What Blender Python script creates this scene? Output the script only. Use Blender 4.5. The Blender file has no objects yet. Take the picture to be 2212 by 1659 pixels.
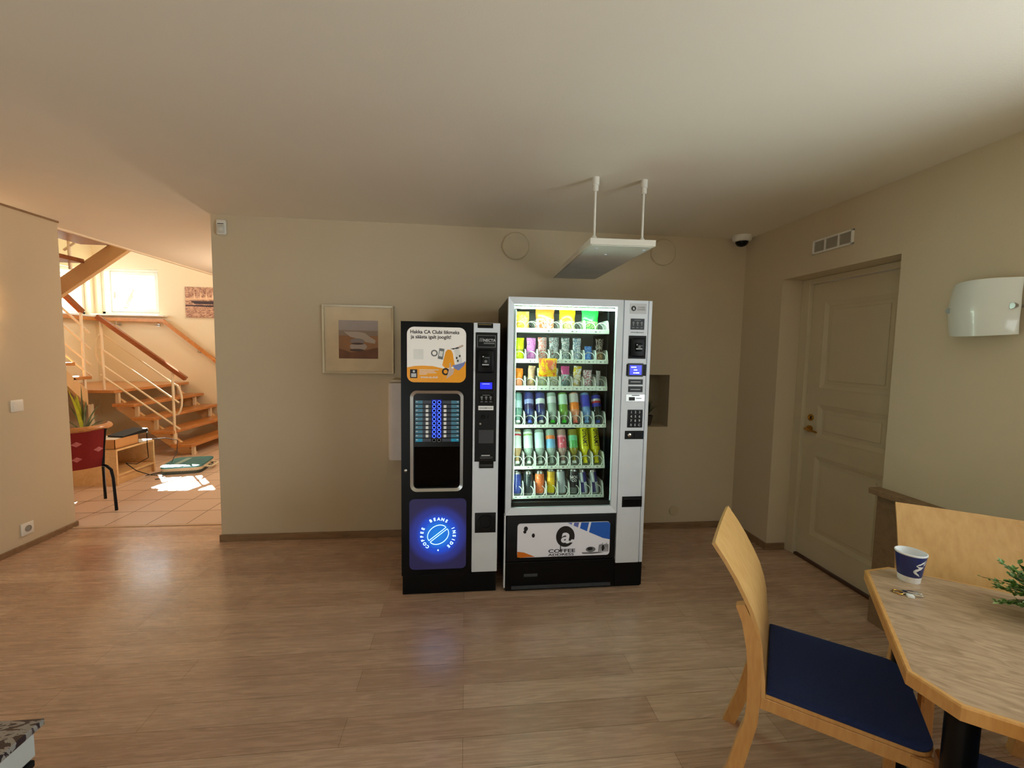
import bpy, bmesh, math, random
from mathutils import Vector, Matrix
rnd = random.Random(7)
SC = bpy.context.scene
COL = SC.collection
PI = math.pi

# ------------------------------------------------------------------ materials
def lin(c):
    return tuple(((v/255)/12.92 if v/255 <= .04045 else ((v/255+.055)/1.055)**2.4) for v in c)+(1.0,)
MATS = {}
def mat(name, col=(200,200,200), rough=.5, metal=0, var=.06, vscale=6.0, bump=0, bscale=60, emit=None, es=0, coat=0, spec=.5, trans=0, alpha=1, ior=1.45):
    if name in MATS: return MATS[name]
    m = bpy.data.materials.new(name); m.use_nodes = True
    nt = m.node_tree; b = nt.nodes['Principled BSDF']
    c = lin(col)
    b.inputs['Base Color'].default_value = c
    b.inputs['Roughness'].default_value = rough
    b.inputs['Metallic'].default_value = metal
    b.inputs['Coat Weight'].default_value = coat
    b.inputs['Specular IOR Level'].default_value = spec
    b.inputs['Transmission Weight'].default_value = trans
    b.inputs['IOR'].default_value = ior
    b.inputs['Alpha'].default_value = alpha
    if emit:
        b.inputs['Emission Color'].default_value = lin(emit); b.inputs['Emission Strength'].default_value = es
    tc = nt.nodes.new('ShaderNodeTexCoord')
    if var:
        n = nt.nodes.new('ShaderNodeTexNoise'); n.inputs['Scale'].default_value = vscale; n.inputs['Detail'].default_value = 3
        nt.links.new(tc.outputs['Object'], n.inputs['Vector'])
        r = nt.nodes.new('ShaderNodeValToRGB')
        r.color_ramp.elements[0].position = .3; r.color_ramp.elements[1].position = .7
        r.color_ramp.elements[0].color = tuple(x*(1-var) for x in c[:3])+(1,)
        r.color_ramp.elements[1].color = tuple(min(1,x*(1+var)) for x in c[:3])+(1,)
        nt.links.new(n.outputs['Fac'], r.inputs['Fac']); nt.links.new(r.outputs['Color'], b.inputs['Base Color'])
    if bump:
        n2 = nt.nodes.new('ShaderNodeTexNoise'); n2.inputs['Scale'].default_value = bscale; n2.inputs['Detail'].default_value = 4
        nt.links.new(tc.outputs['Object'], n2.inputs['Vector'])
        bp = nt.nodes.new('ShaderNodeBump'); bp.inputs['Strength'].default_value = bump; bp.inputs['Distance'].default_value = .01
        nt.links.new(n2.outputs['Fac'], bp.inputs['Height']); nt.links.new(bp.outputs['Normal'], b.inputs['Normal'])
    MATS[name] = m
    return m

def mat_wood(name, c1, c2, rough=.45, grain=(2,40,40), coat=0, scale=1.0, bump=.05, dist=1.5):
    if name in MATS: return MATS[name]
    m = mat(name, c1, rough, var=0, coat=coat); nt = m.node_tree; b = nt.nodes['Principled BSDF']
    tc = nt.nodes.new('ShaderNodeTexCoord'); mp = nt.nodes.new('ShaderNodeMapping'); mp.inputs['Scale'].default_value = grain
    n = nt.nodes.new('ShaderNodeTexNoise'); n.inputs['Scale'].default_value = scale; n.inputs['Detail'].default_value = 6; n.inputs['Distortion'].default_value = dist
    nt.links.new(tc.outputs['Object'], mp.inputs['Vector']); nt.links.new(mp.outputs['Vector'], n.inputs['Vector'])
    r = nt.nodes.new('ShaderNodeValToRGB'); r.color_ramp.elements[0].position = .32; r.color_ramp.elements[1].position = .68
    r.color_ramp.elements[0].color = lin(c2); r.color_ramp.elements[1].color = lin(c1)
    nt.links.new(n.outputs['Fac'], r.inputs['Fac']); nt.links.new(r.outputs['Color'], b.inputs['Base Color'])
    bp = nt.nodes.new('ShaderNodeBump'); bp.inputs['Strength'].default_value = bump; bp.inputs['Distance'].default_value = .005
    nt.links.new(n.outputs['Fac'], bp.inputs['Height']); nt.links.new(bp.outputs['Normal'], b.inputs['Normal'])
    return m

def mat_print(name, cols, scale=18, rough=.3, stretch=(1,1,1), vor=False):
    """printed wrapper: blotches of flat ink colours"""
    if name in MATS: return MATS[name]
    m = mat(name, cols[0], rough, var=0, coat=.3); nt = m.node_tree; b = nt.nodes['Principled BSDF']
    tc = nt.nodes.new('ShaderNodeTexCoord'); mp = nt.nodes.new('ShaderNodeMapping'); mp.inputs['Scale'].default_value = stretch
    mp.inputs['Location'].default_value = (rnd.random()*9, rnd.random()*9, rnd.random()*9)
    n = nt.nodes.new('ShaderNodeTexNoise'); n.inputs['Scale'].default_value = scale*1.7; n.inputs['Detail'].default_value = 4; n.inputs['Distortion'].default_value = 2.2
    nt.links.new(tc.outputs['Object'], mp.inputs['Vector']); nt.links.new(mp.outputs['Vector'], n.inputs['Vector'])
    r = nt.nodes.new('ShaderNodeValToRGB'); r.color_ramp.interpolation = 'CONSTANT'
    k = len(cols); els = r.color_ramp.elements
    while len(els) < k: els.new(.5)
    for i, c in enumerate(cols):
        els[i].position = 0 if i == 0 else .34+.32*(i-1)/max(1, k-2) if k > 2 else .52
        els[i].color = lin(c)
    nt.links.new(n.outputs['Fac'], r.inputs['Fac']); nt.links.new(r.outputs['Color'], b.inputs['Base Color'])
    return m

def mat_glass(name, tint=(255,255,255), rough=0.0, refl=.04):
    """thin pane: clear transmission with a Fresnel reflection"""
    m = bpy.data.materials.new(name); m.use_nodes = True; nt = m.node_tree; nt.nodes.clear()
    o = nt.nodes.new('ShaderNodeOutputMaterial'); t = nt.nodes.new('ShaderNodeBsdfTransparent'); g = nt.nodes.new('ShaderNodeBsdfGlossy')
    lw = nt.nodes.new('ShaderNodeLayerWeight'); lw.inputs['Blend'].default_value = .5; pw = nt.nodes.new('ShaderNodeMath'); pw.operation = 'POWER'; pw.inputs[1].default_value = 5
    f = nt.nodes.new('ShaderNodeMapRange'); f.inputs[3].default_value = refl; f.inputs[4].default_value = .9; mx = nt.nodes.new('ShaderNodeMixShader')
    nt.links.new(lw.outputs['Facing'], pw.inputs[0]); nt.links.new(pw.outputs[0], f.inputs[0])
    t.inputs['Color'].default_value = lin(tint); g.inputs['Roughness'].default_value = rough
    nt.links.new(f.outputs[0], mx.inputs[0]); nt.links.new(t.outputs[0], mx.inputs[1]); nt.links.new(g.outputs[0], mx.inputs[2]); nt.links.new(mx.outputs[0], o.inputs[0])
    MATS[name] = m
    return m

M_wall = mat('wall_paint', (208,193,165), .85, var=.025, vscale=1.2, bump=.12, bscale=140)
M_hallwall = mat('hall_wall_paint', (236,224,196), .85, var=.02, vscale=1.2, bump=.1, bscale=140)
M_ceil = mat('ceiling_paint', (238,231,217), .9, var=.02, vscale=1, bump=.1, bscale=160)
M_white = mat('white_enamel', (232,230,222), .4)
M_doorw = mat('door_paint', (206,194,164), .42, var=.02)
M_steel = mat('brushed_steel', (190,190,188), .28, 1)
M_chrome = mat('chrome', (215,215,215), .12, 1, var=0)
M_brass = mat('brass', (196,150,70), .25, 1)
M_black = mat('black_lacquer', (4,5,6), .38, var=.1, spec=.25)
M_blackgloss = mat('black_gloss', (6,7,9), .3, var=0, spec=.3)
M_blackmatt = mat('black_matt', (10,11,13), .55, spec=.35)
M_ink = mat('dark_ink', (32,30,32), .5, var=0)
M_greyink = mat('grey_ink', (120,122,124), .5, var=0)
M_lightink = mat('light_ink', (205,208,210), .5, var=0)
M_whiteink = mat('white_ink', (240,240,238), .5, var=0)
M_greymetal = mat('light_grey_metal', (226,233,242), .36, 0, var=.03)
M_paper = mat('white_paper', (236,236,232), .7)
M_oak = mat_wood('light_oak', (216,166,100), (204,150,86), .38, (6,6,1.2), coat=.15, scale=14, dist=.3, bump=.02)
M_ply = mat_wood('birch_plywood', (220,176,112), (208,160,96), .4, (3,1,1.2), coat=.15, dist=.3, scale=16, bump=.02)
M_plydark = mat_wood('aged_plywood', (186,136,78), (166,116,62), .42, (20,20,5), coat=.1, dist=.8)
M_tabletop = mat_wood('limed_oak_laminate', (196,168,138), (158,130,103), .32, (7,34,30), coat=.25, dist=2.6)
for _n in M_tabletop.node_tree.nodes:
    if _n.type == 'MAPPING': _n.vector_type = 'POINT'; _n.inputs['Rotation'].default_value = (0,0,math.radians(38))
M_brownwood = mat_wood('brown_stained_wood', (150,84,44), (126,66,32), .35, (3,26,26), coat=.3)
M_orangewood = mat_wood('orange_beech', (200,138,78), (178,114,58), .32, (26,3,26), coat=.3)
M_base = mat_wood('skirting_oak', (150,120,88), (126,98,70), .5, (4,30,30))
M_dado = mat_wood('dado_board', (140,112,82), (124,98,70), .55, (4,20,20))
M_pine = mat_wood('pale_birch_board', (222,184,132), (206,164,112), .5, (18,3,18))
M_navy = mat('navy_upholstery', (30,46,92), .95, var=.18, vscale=260, bump=.5, bscale=420)
M_red = mat('red_upholstery', (140,36,34), .9, var=.1, vscale=120, bump=.3, bscale=300)
M_pink = mat('pink_upholstery', (206,120,122), .9, var=.15, vscale=60, bump=.3, bscale=300)
M_tan = mat('tan_painted_steel', (222,184,136), .5, var=.03)
M_cream = mat('cream_painted_steel', (238,222,196), .4, var=.02)

def build_floor_mats():
    # oak laminate: planks run along X
    m = mat('oak_laminate_floor', (170,130,95), .3, var=0, coat=.4); nt = m.node_tree; b = nt.nodes['Principled BSDF']; b.inputs['Coat Roughness'].default_value = .14
    tc = nt.nodes.new('ShaderNodeTexCoord')
    br = nt.nodes.new('ShaderNodeTexBrick'); br.offset = .37; br.inputs['Scale'].default_value = 1
    br.inputs['Brick Width'].default_value = 1.28; br.inputs['Row Height'].default_value = .135
    br.inputs['Mortar Size'].default_value = .0011; br.inputs['Mortar Smooth'].default_value = .3; br.inputs['Bias'].default_value = 0
    br.inputs['Color1'].default_value = lin((211,180,154)); br.inputs['Color2'].default_value = lin((186,152,127)); br.inputs['Mortar'].default_value = lin((116,88,66))
    nt.links.new(tc.outputs['Object'], br.inputs['Vector'])
    mp = nt.nodes.new('ShaderNodeMapping'); mp.inputs['Scale'].default_value = (2.2,34,1)
    n = nt.nodes.new('ShaderNodeTexNoise'); n.inputs['Scale'].default_value = 1.6; n.inputs['Detail'].default_value = 7; n.inputs['Distortion'].default_value = 1.8
    nt.links.new(tc.outputs['Object'], mp.inputs['Vector']); nt.links.new(mp.outputs['Vector'], n.inputs['Vector'])
    r = nt.nodes.new('ShaderNodeValToRGB'); r.color_ramp.elements[0].position = .3; r.color_ramp.elements[1].position = .72
    r.color_ramp.elements[0].color = (.78,.76,.74,1); r.color_ramp.elements[1].color = (1.12,1.12,1.12,1)
    nt.links.new(n.outputs['Fac'], r.inputs['Fac'])
    mx = nt.nodes.new('ShaderNodeMix'); mx.data_type = 'RGBA'; mx.blend_type = 'MULTIPLY'; mx.inputs[0].default_value = 1
    nt.links.new(br.outputs['Color'], mx.inputs[6]); nt.links.new(r.outputs['Color'], mx.inputs[7]); nt.links.new(mx.outputs[2], b.inputs['Base Color'])
    rr = nt.nodes.new('ShaderNodeMapRange'); rr.inputs[3].default_value = .2; rr.inputs[4].default_value = .34
    nt.links.new(n.outputs['Fac'], rr.inputs[0]); nt.links.new(rr.outputs[0], b.inputs['Roughness'])
    bp = nt.nodes.new('ShaderNodeBump'); bp.inputs['Strength'].default_value = .16; bp.inputs['Distance'].default_value = .004
    nt.links.new(n.outputs['Fac'], bp.inputs['Height']); nt.links.new(bp.outputs['Normal'], b.inputs['Normal'])
    # hall tiles
    t = mat('terracotta_tile_floor', (205,170,142), .3, var=0, coat=.1); nt = t.node_tree; b = nt.nodes['Principled BSDF']
    tc = nt.nodes.new('ShaderNodeTexCoord'); mp = nt.nodes.new('ShaderNodeMapping'); mp.inputs['Location'].default_value = (3.01+.32*20, -.69+.32*20, 0)
    br = nt.nodes.new('ShaderNodeTexBrick'); br.offset = 0; br.inputs['Scale'].default_value = 1
    br.inputs['Brick Width'].default_value = .32; br.inputs['Row Height'].default_value = .32; br.inputs['Mortar Size'].default_value = .0045; br.inputs['Mortar Smooth'].default_value = .2; br.inputs['Bias'].default_value = 0
    br.inputs['Color1'].default_value = lin((222,199,182)); br.inputs['Color2'].default_value = lin((212,188,170)); br.inputs['Mortar'].default_value = lin((110,82,66))
    nt.links.new(tc.outputs['Object'], mp.inputs['Vector']); nt.links.new(mp.outputs['Vector'], br.inputs['Vector'])
    nt.links.new(br.outputs['Color'], b.inputs['Base Color'])
    bp = nt.nodes.new('ShaderNodeBump'); bp.inputs['Strength'].default_value = .4; bp.inputs['Distance'].default_value = .003; bp.invert = True
    nt.links.new(br.outputs['Fac'], bp.inputs['Height']); nt.links.new(bp.outputs['Normal'], b.inputs['Normal'])
    return m, t
M_floor, M_tile = build_floor_mats()

# ------------------------------------------------------------------ mesh builder
TXT = {}
def text_geo(s, size, bold=0.0):
    k = (s, size, bold)
    if k in TXT: return TXT[k]
    cu = bpy.data.curves.new('txt', 'FONT'); cu.body = s; cu.size = size; cu.offset = bold; cu.resolution_u = 3; cu.align_x = 'CENTER'; cu.align_y = 'CENTER'
    ob = bpy.data.objects.new('txt', cu); COL.objects.link(ob)
    dg = bpy.context.evaluated_depsgraph_get(); me = bpy.data.meshes.new_from_object(ob.evaluated_get(dg))
    r = ([v.co[:] for v in me.vertices], [list(p.vertices) for p in me.polygons])
    bpy.data.objects.remove(ob); bpy.data.curves.remove(cu); bpy.data.meshes.remove(me)
    TXT[k] = r
    return r

def rrect(x0, z0, x1, z1, r, n=6):
    pts = []
    for cx, cz, a0 in ((x1-r,z0+r,-90),(x1-r,z1-r,0),(x0+r,z1-r,90),(x0+r,z0+r,180)):
        for i in range(n+1):
            a = math.radians(a0+90*i/n); pts.append((cx+r*math.cos(a), cz+r*math.sin(a)))
    return pts
def circ(cx, cz, r, n=24, a0=0, a1=360, ry=None):
    ry = ry or r
    full = abs(a1-a0) >= 359.9
    return [(cx+r*math.cos(math.radians(a0+(a1-a0)*i/(n if full else n-1))), cz+ry*math.sin(math.radians(a0+(a1-a0)*i/(n if full else n-1)))) for i in range(n)]

class MB:
    def __init__(s, m=None, T=None):
        s.v, s.f, s.fm, s.mats = [], [], [], []; s.T = T; s.cur = 0
        if m: s.use(m)
    def use(s, m):
        if m not in s.mats: s.mats.append(m)
        s.cur = s.mats.index(m); return s
    def add(s, vs, fs, T=None):
        o = len(s.v)
        for p in vs:
            p = Vector(p)
            if T is not None: p = T @ p
            if s.T is not None: p = s.T @ p
            s.v.append(p)
        for f in fs: s.f.append([o+i for i in f]); s.fm.append(s.cur)
        return s
    def box(s, x0, y0, z0, x1, y1, z1, bev=0, seg=2, T=None):
        x0,x1 = min(x0,x1),max(x0,x1); y0,y1 = min(y0,y1),max(y0,y1); z0,z1 = min(z0,z1),max(z0,z1)
        if not bev:
            return s.add([(x0,y0,z0),(x1,y0,z0),(x1,y1,z0),(x0,y1,z0),(x0,y0,z1),(x1,y0,z1),(x1,y1,z1),(x0,y1,z1)],
                         [(0,3,2,1),(4,5,6,7),(0,1,5,4),(1,2,6,5),(2,3,7,6),(3,0,4,7)], T)
        bm = bmesh.new(); bmesh.ops.create_cube(bm, size=1)
        for v in bm.verts: v.co = ((x0+x1)/2+v.co.x*(x1-x0), (y0+y1)/2+v.co.y*(y1-y0), (z0+z1)/2+v.co.z*(z1-z0))
        bmesh.ops.bevel(bm, geom=bm.edges[:], offset=min(bev,.45*min(x1-x0,y1-y0,z1-z0)), segments=seg, affect='EDGES', profile=.5)
        bm.verts.index_update(); s.add([v.co[:] for v in bm.verts], [[v.index for v in f.verts] for f in bm.faces], T); bm.free(); return s
    def prism(s, poly, d0, d1, plane='xz', T=None):
        """poly in the plane's 2 axes, extruded between d0 and d1 along the third"""
        def P(a, b, d): return (a,d,b) if plane == 'xz' else ((a,b,d) if plane == 'xy' else (d,a,b))
        n = len(poly)
        vs = [P(a,b,d0) for a,b in poly]+[P(a,b,d1) for a,b in poly]
        fs = [tuple(range(n)), tuple(range(2*n-1, n-1, -1))]+[(i,(i+1)%n,n+(i+1)%n,n+i) for i in range(n)]
        return s.add(vs, fs, T)
    def flat(s, poly, y, T=None):
        return s.add([(a,y,b) for a,b in poly], [tuple(range(len(poly)))], T)
    def ring(s, outer, inner, y0, y1, inset=0, T=None):
        """frame between two polys with equal vertex counts, front at y0, back at y1"""
        n = len(outer)
        vs = [(a,y0,b) for a,b in outer]+[(a,y0+inset,b) for a,b in inner]+[(a,y1,b) for a,b in outer]+[(a,y1,b) for a,b in inner]
        fs = []
        for i in range(n):
            j = (i+1)%n
            fs += [(i,j,n+j,n+i),(n+i,n+j,3*n+j,3*n+i),(2*n+i,i,j,2*n+j)[::-1],(3*n+i,3*n+j,2*n+j,2*n+i)]
        return s.add(vs, fs, T)
    def cyl(s, p0, p1, r0, r1=None, n=14, caps=True, T=None):
        r1 = r0 if r1 is None else r1; p0, p1 = Vector(p0), Vector(p1); d = (p1-p0).normalized()
        a = d.orthogonal().normalized(); b = d.cross(a)
        vs = []
        for p, r in ((p0,r0),(p1,r1)):
            for i in range(n):
                t = 2*PI*i/n; vs.append(p+a*(r*math.cos(t))+b*(r*math.sin(t)))
        fs = [(i,(i+1)%n,n+(i+1)%n,n+i) for i in range(n)]
        if caps: fs += [tuple(range(n-1,-1,-1)), tuple(range(n,2*n))]
        return s.add(vs, fs, T)
    def lathe(s, prof, n=20, c=(0,0,0), T=None, mats=None):
        """prof: (r,z) list; mats optional material per segment"""
        vs = []
        for r, z in prof:
            for i in range(n):
                t = 2*PI*i/n; vs.append((c[0]+r*math.cos(t), c[1]+r*math.sin(t), c[2]+z))
        o = len(s.v); s.add(vs, [], T)
        for k in range(len(prof)-1):
            if mats: s.use(mats[k])
            for i in range(n):
                j = (i+1)%n; s.f.append([o+k*n+i,o+k*n+j,o+(k+1)*n+j,o+(k+1)*n+i]); s.fm.append(s.cur)
        if prof[0][0] > 1e-5: s.f.append([o+i for i in range(n-1,-1,-1)]); s.fm.append(s.cur if not mats else s.mats.index(mats[0]))
        if prof[-1][0] > 1e-5: s.f.append([o+(len(prof)-1)*n+i for i in range(n)]); s.fm.append(s.cur)
        return s
    def tube(s, pts, r, n=8, closed=False, T=None, ry=None):
        pts = [Vector(p) for p in pts]; k = len(pts); vs = []
        prev = None
        for i, p in enumerate(pts):
            a = pts[(i-1)%k] if (closed or i) else p; b = pts[(i+1)%k] if (closed or i < k-1) else p
            d = (b-a).normalized()
            if prev is None: u = d.orthogonal().normalized()
            else:
                u = prev-d*prev.dot(d); u = u.normalized() if u.length > 1e-6 else d.orthogonal().normalized()
            prev = u; w = d.cross(u); rr = r[i] if isinstance(r,(list,tuple)) else r
            for q in range(n):
                t = 2*PI*q/n; vs.append(p+u*(rr*math.cos(t))+w*((ry or rr)*math.sin(t)))
        fs = []
        for i in range(k if closed else k-1):
            for q in range(n):
                fs.append((i*n+q, i*n+(q+1)%n, ((i+1)%k)*n+(q+1)%n, ((i+1)%k)*n+q))
        if not closed: fs += [tuple(range(n-1,-1,-1)), tuple((k-1)*n+q for q in range(n))]
        return s.add(vs, fs, T)
    def bar(s, path, w, h, T=None, up=(0,0,1)):
        """rectangular section w (across) x h (along 'up') swept on a polyline"""
        path = [Vector(p) for p in path]; up = Vector(up); k = len(path); vs = []
        for i, p in enumerate(path):
            d = (path[min(i+1,k-1)]-path[max(i-1,0)]).normalized(); a = d.cross(up).normalized(); b = a.cross(d).normalized()
            for sx, sz in ((-1,-1),(1,-1),(1,1),(-1,1)): vs.append(p+a*(sx*w/2)+b*(sz*h/2))
        fs = [(i*4+q,i*4+(q+1)%4,i*4+4+(q+1)%4,i*4+4+q) for i in range(k-1) for q in range(4)]+[(3,2,1,0),tuple((k-1)*4+q for q in range(4))]
        return s.add(vs, fs, T)
    def text(s, t, size, x, z, y, bold=0, T=None, rot=0, sx=1.0):
        """lettering standing on the XZ plane, facing -Y, centred on (x,z)"""
        vs, fs = text_geo(t, size, bold); c, q = math.cos(rot), math.sin(rot)
        return s.add([(x+(p[0]*sx*c-p[1]*q), y, z+(p[0]*sx*q+p[1]*c)) for p in vs], fs, T)
    def surf(s, fn, nu, nv, T=None, wrap=False):
        vs = [fn(i/nu, j/nv) for j in range(nv+1) for i in range(nu+1)]
        fs = [(j*(nu+1)+i, j*(nu+1)+i+1, (j+1)*(nu+1)+i+1, (j+1)*(nu+1)+i) for j in range(nv) for i in range(nu)]
        return s.add(vs, fs, T)
    def build(s, name, parent=None, smooth=35, loc=None, rotz=None, label=None, fixn=True):
        me = bpy.data.meshes.new(name); me.from_pydata([v[:] for v in s.v], [], s.f)
        for m in s.mats: me.materials.append(m)
        me.polygons.foreach_set('material_index', s.fm)
        if fixn:
            bm = bmesh.new(); bm.from_mesh(me); bmesh.ops.recalc_face_normals(bm, faces=bm.faces); bm.to_mesh(me); bm.free()
        if smooth:
            me.polygons.foreach_set('use_smooth', [True]*len(me.polygons)); me.set_sharp_from_angle(angle=math.radians(smooth))
        me.update()
        o = bpy.data.objects.new(name, me); COL.objects.link(o)
        if parent is not None: o.parent = parent
        if loc is not None: o.location = loc
        if rotz is not None: o.rotation_euler = (0,0,rotz)
        if label: o['label'] = label
        return o

def thing(name, label, cat, loc=(0,0,0), rotz=0, group=None, rot=None):
    o = bpy.data.objects.new(name, None); COL.objects.link(o); o.empty_display_size = .1
    o.location = loc; o.rotation_euler = rot if rot else (0,0,rotz)
    return tag(o, label, cat, group)
def tag(o, label, cat, group=None):
    o['label'] = label; o['category'] = cat
    if group: o['group'] = group
    return o
def struct(o, label=None, cat=None):
    o['kind'] = 'structure'
    if label: o['label'] = label
    if cat: o['category'] = cat
    return o
def dup(root, loc, rotz, label, group=None):
    r = root.copy(); COL.objects.link(r); r.location = loc; r.rotation_euler = (0,0,rotz); r['label'] = label
    if group: r['group'] = group
    for ch in list(root.children):
        c = ch.copy(); COL.objects.link(c); c.parent = r
        for g in list(ch.children):
            d = g.copy(); COL.objects.link(d); d.parent = c
    return r

# ------------------------------------------------------------------ dimensions (metres)
XL, XR, H = -3.24, 2.353, 2.493          # left wall face, right wall face, ceiling
YR = -5.4                                # rear wall (behind the camera)
FW, SWX = 4.4, -6.12                     # far hall wall, stairwell left wall
WT = .34                                 # thickness of the machine wall
XJ = -1.887                              # end of the machine wall at the hall opening
ROOF = 5.2

def wall_holes(mb, axis, face, back, a0, a1, z0, z1, holes):
    """wall slab with rectangular openings; axis 'x' = wall runs along x at y face..back"""
    As = sorted({a0,a1,*[h[0] for h in holes],*[h[1] for h in holes]}); Zs = sorted({z0,z1,*[h[2] for h in holes],*[h[3] for h in holes]})
    for i in range(len(As)-1):
        for j in range(len(Zs)-1):
            ca, cz = (As[i]+As[i+1])/2, (Zs[j]+Zs[j+1])/2
            if any(h[0]<ca<h[1] and h[2]<cz<h[3] for h in holes): continue
            if axis == 'x': mb.box(As[i],face,Zs[j],As[i+1],back,Zs[j+1])
            else: mb.box(face,As[i],Zs[j],back,As[i+1],Zs[j+1])
    bm = bmesh.new()                      # weld and drop the inner faces
    vs = [bm.verts.new(v) for v in mb.v]
    for f in mb.f:
        try: bm.faces.new([vs[i] for i in f])
        except ValueError: pass
    bmesh.ops.remove_doubles(bm, verts=bm.verts, dist=1e-5)
    seen = {}
    for f in bm.faces: seen.setdefault(tuple(round(c,4) for c in f.calc_center_median()), []).append(f)
    bmesh.ops.delete(bm, geom=[f for l in seen.values() if len(l) > 1 for f in l], context='FACES')
    bm.verts.index_update(); mb.v = [v.co.copy() for v in bm.verts]; mb.f = [[v.index for v in f.verts] for f in bm.faces]; mb.fm = [0]*len(mb.f); bm.free()
    return mb

# ------------------------------------------------------------------ room shell
struct(MB(M_floor).box(XL-.3,YR-.3,-.1,2.9,.345,0).build('floor', smooth=0), 'limed oak laminate floor with long planks', 'floor')
struct(MB(M_tile).box(SWX-.2,.345,-.1,1.4,FW+.3,0).build('floor', smooth=0), 'terracotta tiled floor of the stair hall', 'floor')
struct(MB(mat('strip_oak',(214,184,150),.4)).box(XL+.002,.333,0,XJ,.357,.006,.002).build('trim_1', smooth=0), 'pale strip where wood floor meets hall tiles', 'trim')
# ceiling: room, then hall with the stairwell left open
XO = -3.42
c = MB(M_ceil); c.box(XO,YR-.3,H,2.9,.386,H+.3); c.box(XO,.386,H,1.4,FW+.3,H+.3)
struct(c.build('ceiling', smooth=0), 'off-white painted ceiling', 'ceiling')
struct(MB(M_cream).box(XO-.02,.386,H-.012,XO+.02,FW,H+.3,.004).build('trim_2', smooth=0), 'cream edge board of the stairwell opening', 'trim')
struct(MB(M_base).box(XL-.02,YR,H-.014,XL+.008,.392,H).build('trim_3', smooth=0), 'thin brown bead along the left wall top', 'trim')
# machine wall with the small niche
NX0,NX1,NZ0,NZ1 = 1.36,1.724,.897,1.342
wb = wall_holes(MB(M_wall),'x',0,.34,XJ,XR+.3,0,H,[(NX0,NX1,NZ0,NZ1)])
M_nichein = mat('niche_back_dark', (150,140,118), .85)  # niche back, darker than the wall around it
struct(wb.build('wall_back', smooth=0), 'cream wall behind the vending machines', 'wall')
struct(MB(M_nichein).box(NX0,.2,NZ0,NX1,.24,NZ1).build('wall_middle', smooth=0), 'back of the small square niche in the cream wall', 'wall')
# left wall
struct(MB(M_wall).box(XL,YR,0,XL-.18,.386,H).build('wall_left', smooth=0), 'cream side wall by the hall opening', 'wall')
# right wall with door recess and a window towards the rear
DY0,DY1,DZ = -1.335,-.45,2.086
WY0,WY1,WZ0,WZ1 = -4.95,-2.55,.75,2.35
wr = wall_holes(MB(M_wall),'y',XR,XR+.3,YR-.3,.34,0,H,[(DY0,DY1,0,DZ),(WY0,WY1,WZ0,WZ1)])
struct(wr.build('wall_right', smooth=0), 'cream side wall with the recessed door', 'wall')
# rear wall, out of view; its low window is added for fill daylight
RW = [(-2.6,-.9,.1,.9)]
struct(wall_holes(MB(M_wall),'x',YR,YR-.3,XL-.3,XR+.3,0,H,RW).build('wall_rear', smooth=0), 'rear wall with an added low window behind the viewer', 'wall')
# hall shell
FWIN = (-6.07,-5.13,2.03,2.79)
struct(wall_holes(MB(M_hallwall),'x',FW,FW+.25,SWX-.2,1.4,0,ROOF,[FWIN]).build('wall_far', smooth=0), 'far wall of the stair hall', 'wall')
SWIN = (2.2,4.33,2.0,2.72)
struct(wall_holes(MB(M_hallwall),'y',SWX,SWX-.25,.2,FW+.25,0,ROOF,[SWIN]).build('wall_outer', smooth=0), 'left wall of the stairwell with a wide window', 'wall')
struct(MB(M_hallwall).box(SWX,.2,0,XL-.18,.386,ROOF).build('wall_inner', smooth=0), 'hall wall beneath the upper stair flight', 'wall')
struct(MB(M_hallwall).box(1.2,WT,0,1.4,FW,ROOF).build('wall_side', smooth=0), 'end wall of the hall', 'wall')
struct(MB(M_hallwall).box(XL-.18,.2,H+.3,1.4,.386,ROOF).build('wall_upper', smooth=0), 'upper floor wall over the hall', 'wall')
struct(MB(M_ceil).box(SWX-.3,.1,ROOF,1.6,FW+.4,ROOF+.1).build('ceiling_upper', smooth=0), 'ceiling above the stairwell', 'ceiling')
# skirting boards
def skirt(name, mb, label): return struct(mb.build(name, smooth=0), label, 'baseboard')
SK = .055
skirt('baseboard_back', MB(M_base).box(XJ-.012,-.014,0,XR,0,SK,.003).box(XJ-.012,0,0,XJ,.33,SK,.003), 'low oak skirting along the machine wall')
skirt('baseboard_left', MB(M_base).box(XL,YR,0,XL+.014,.386,.04,.003).box(XL-.18,.386,0,XL+.014,.4,.04,.003), 'low oak skirting along the left wall')
skirt('baseboard_right', MB(M_base).box(XR-.014,DY1,0,XR,-.014,SK,.003).box(XR-.014,DY1-.012,0,2.5,DY1,SK,.003), 'low oak skirting beside the door recess')
# dado board with ledge on the right wall
struct(MB(M_dado).box(XR-.03,YR,0,XR,DY0-.002,.752,.003).build('trim_4', smooth=0), 'brown dado board along the right wall', 'trim')
struct(MB(M_base).box(XR-.075,YR,.752,XR,DY0+.012,.785,.004).build('trim_5', smooth=0), 'oak ledge on top of the dado board', 'trim')

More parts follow.
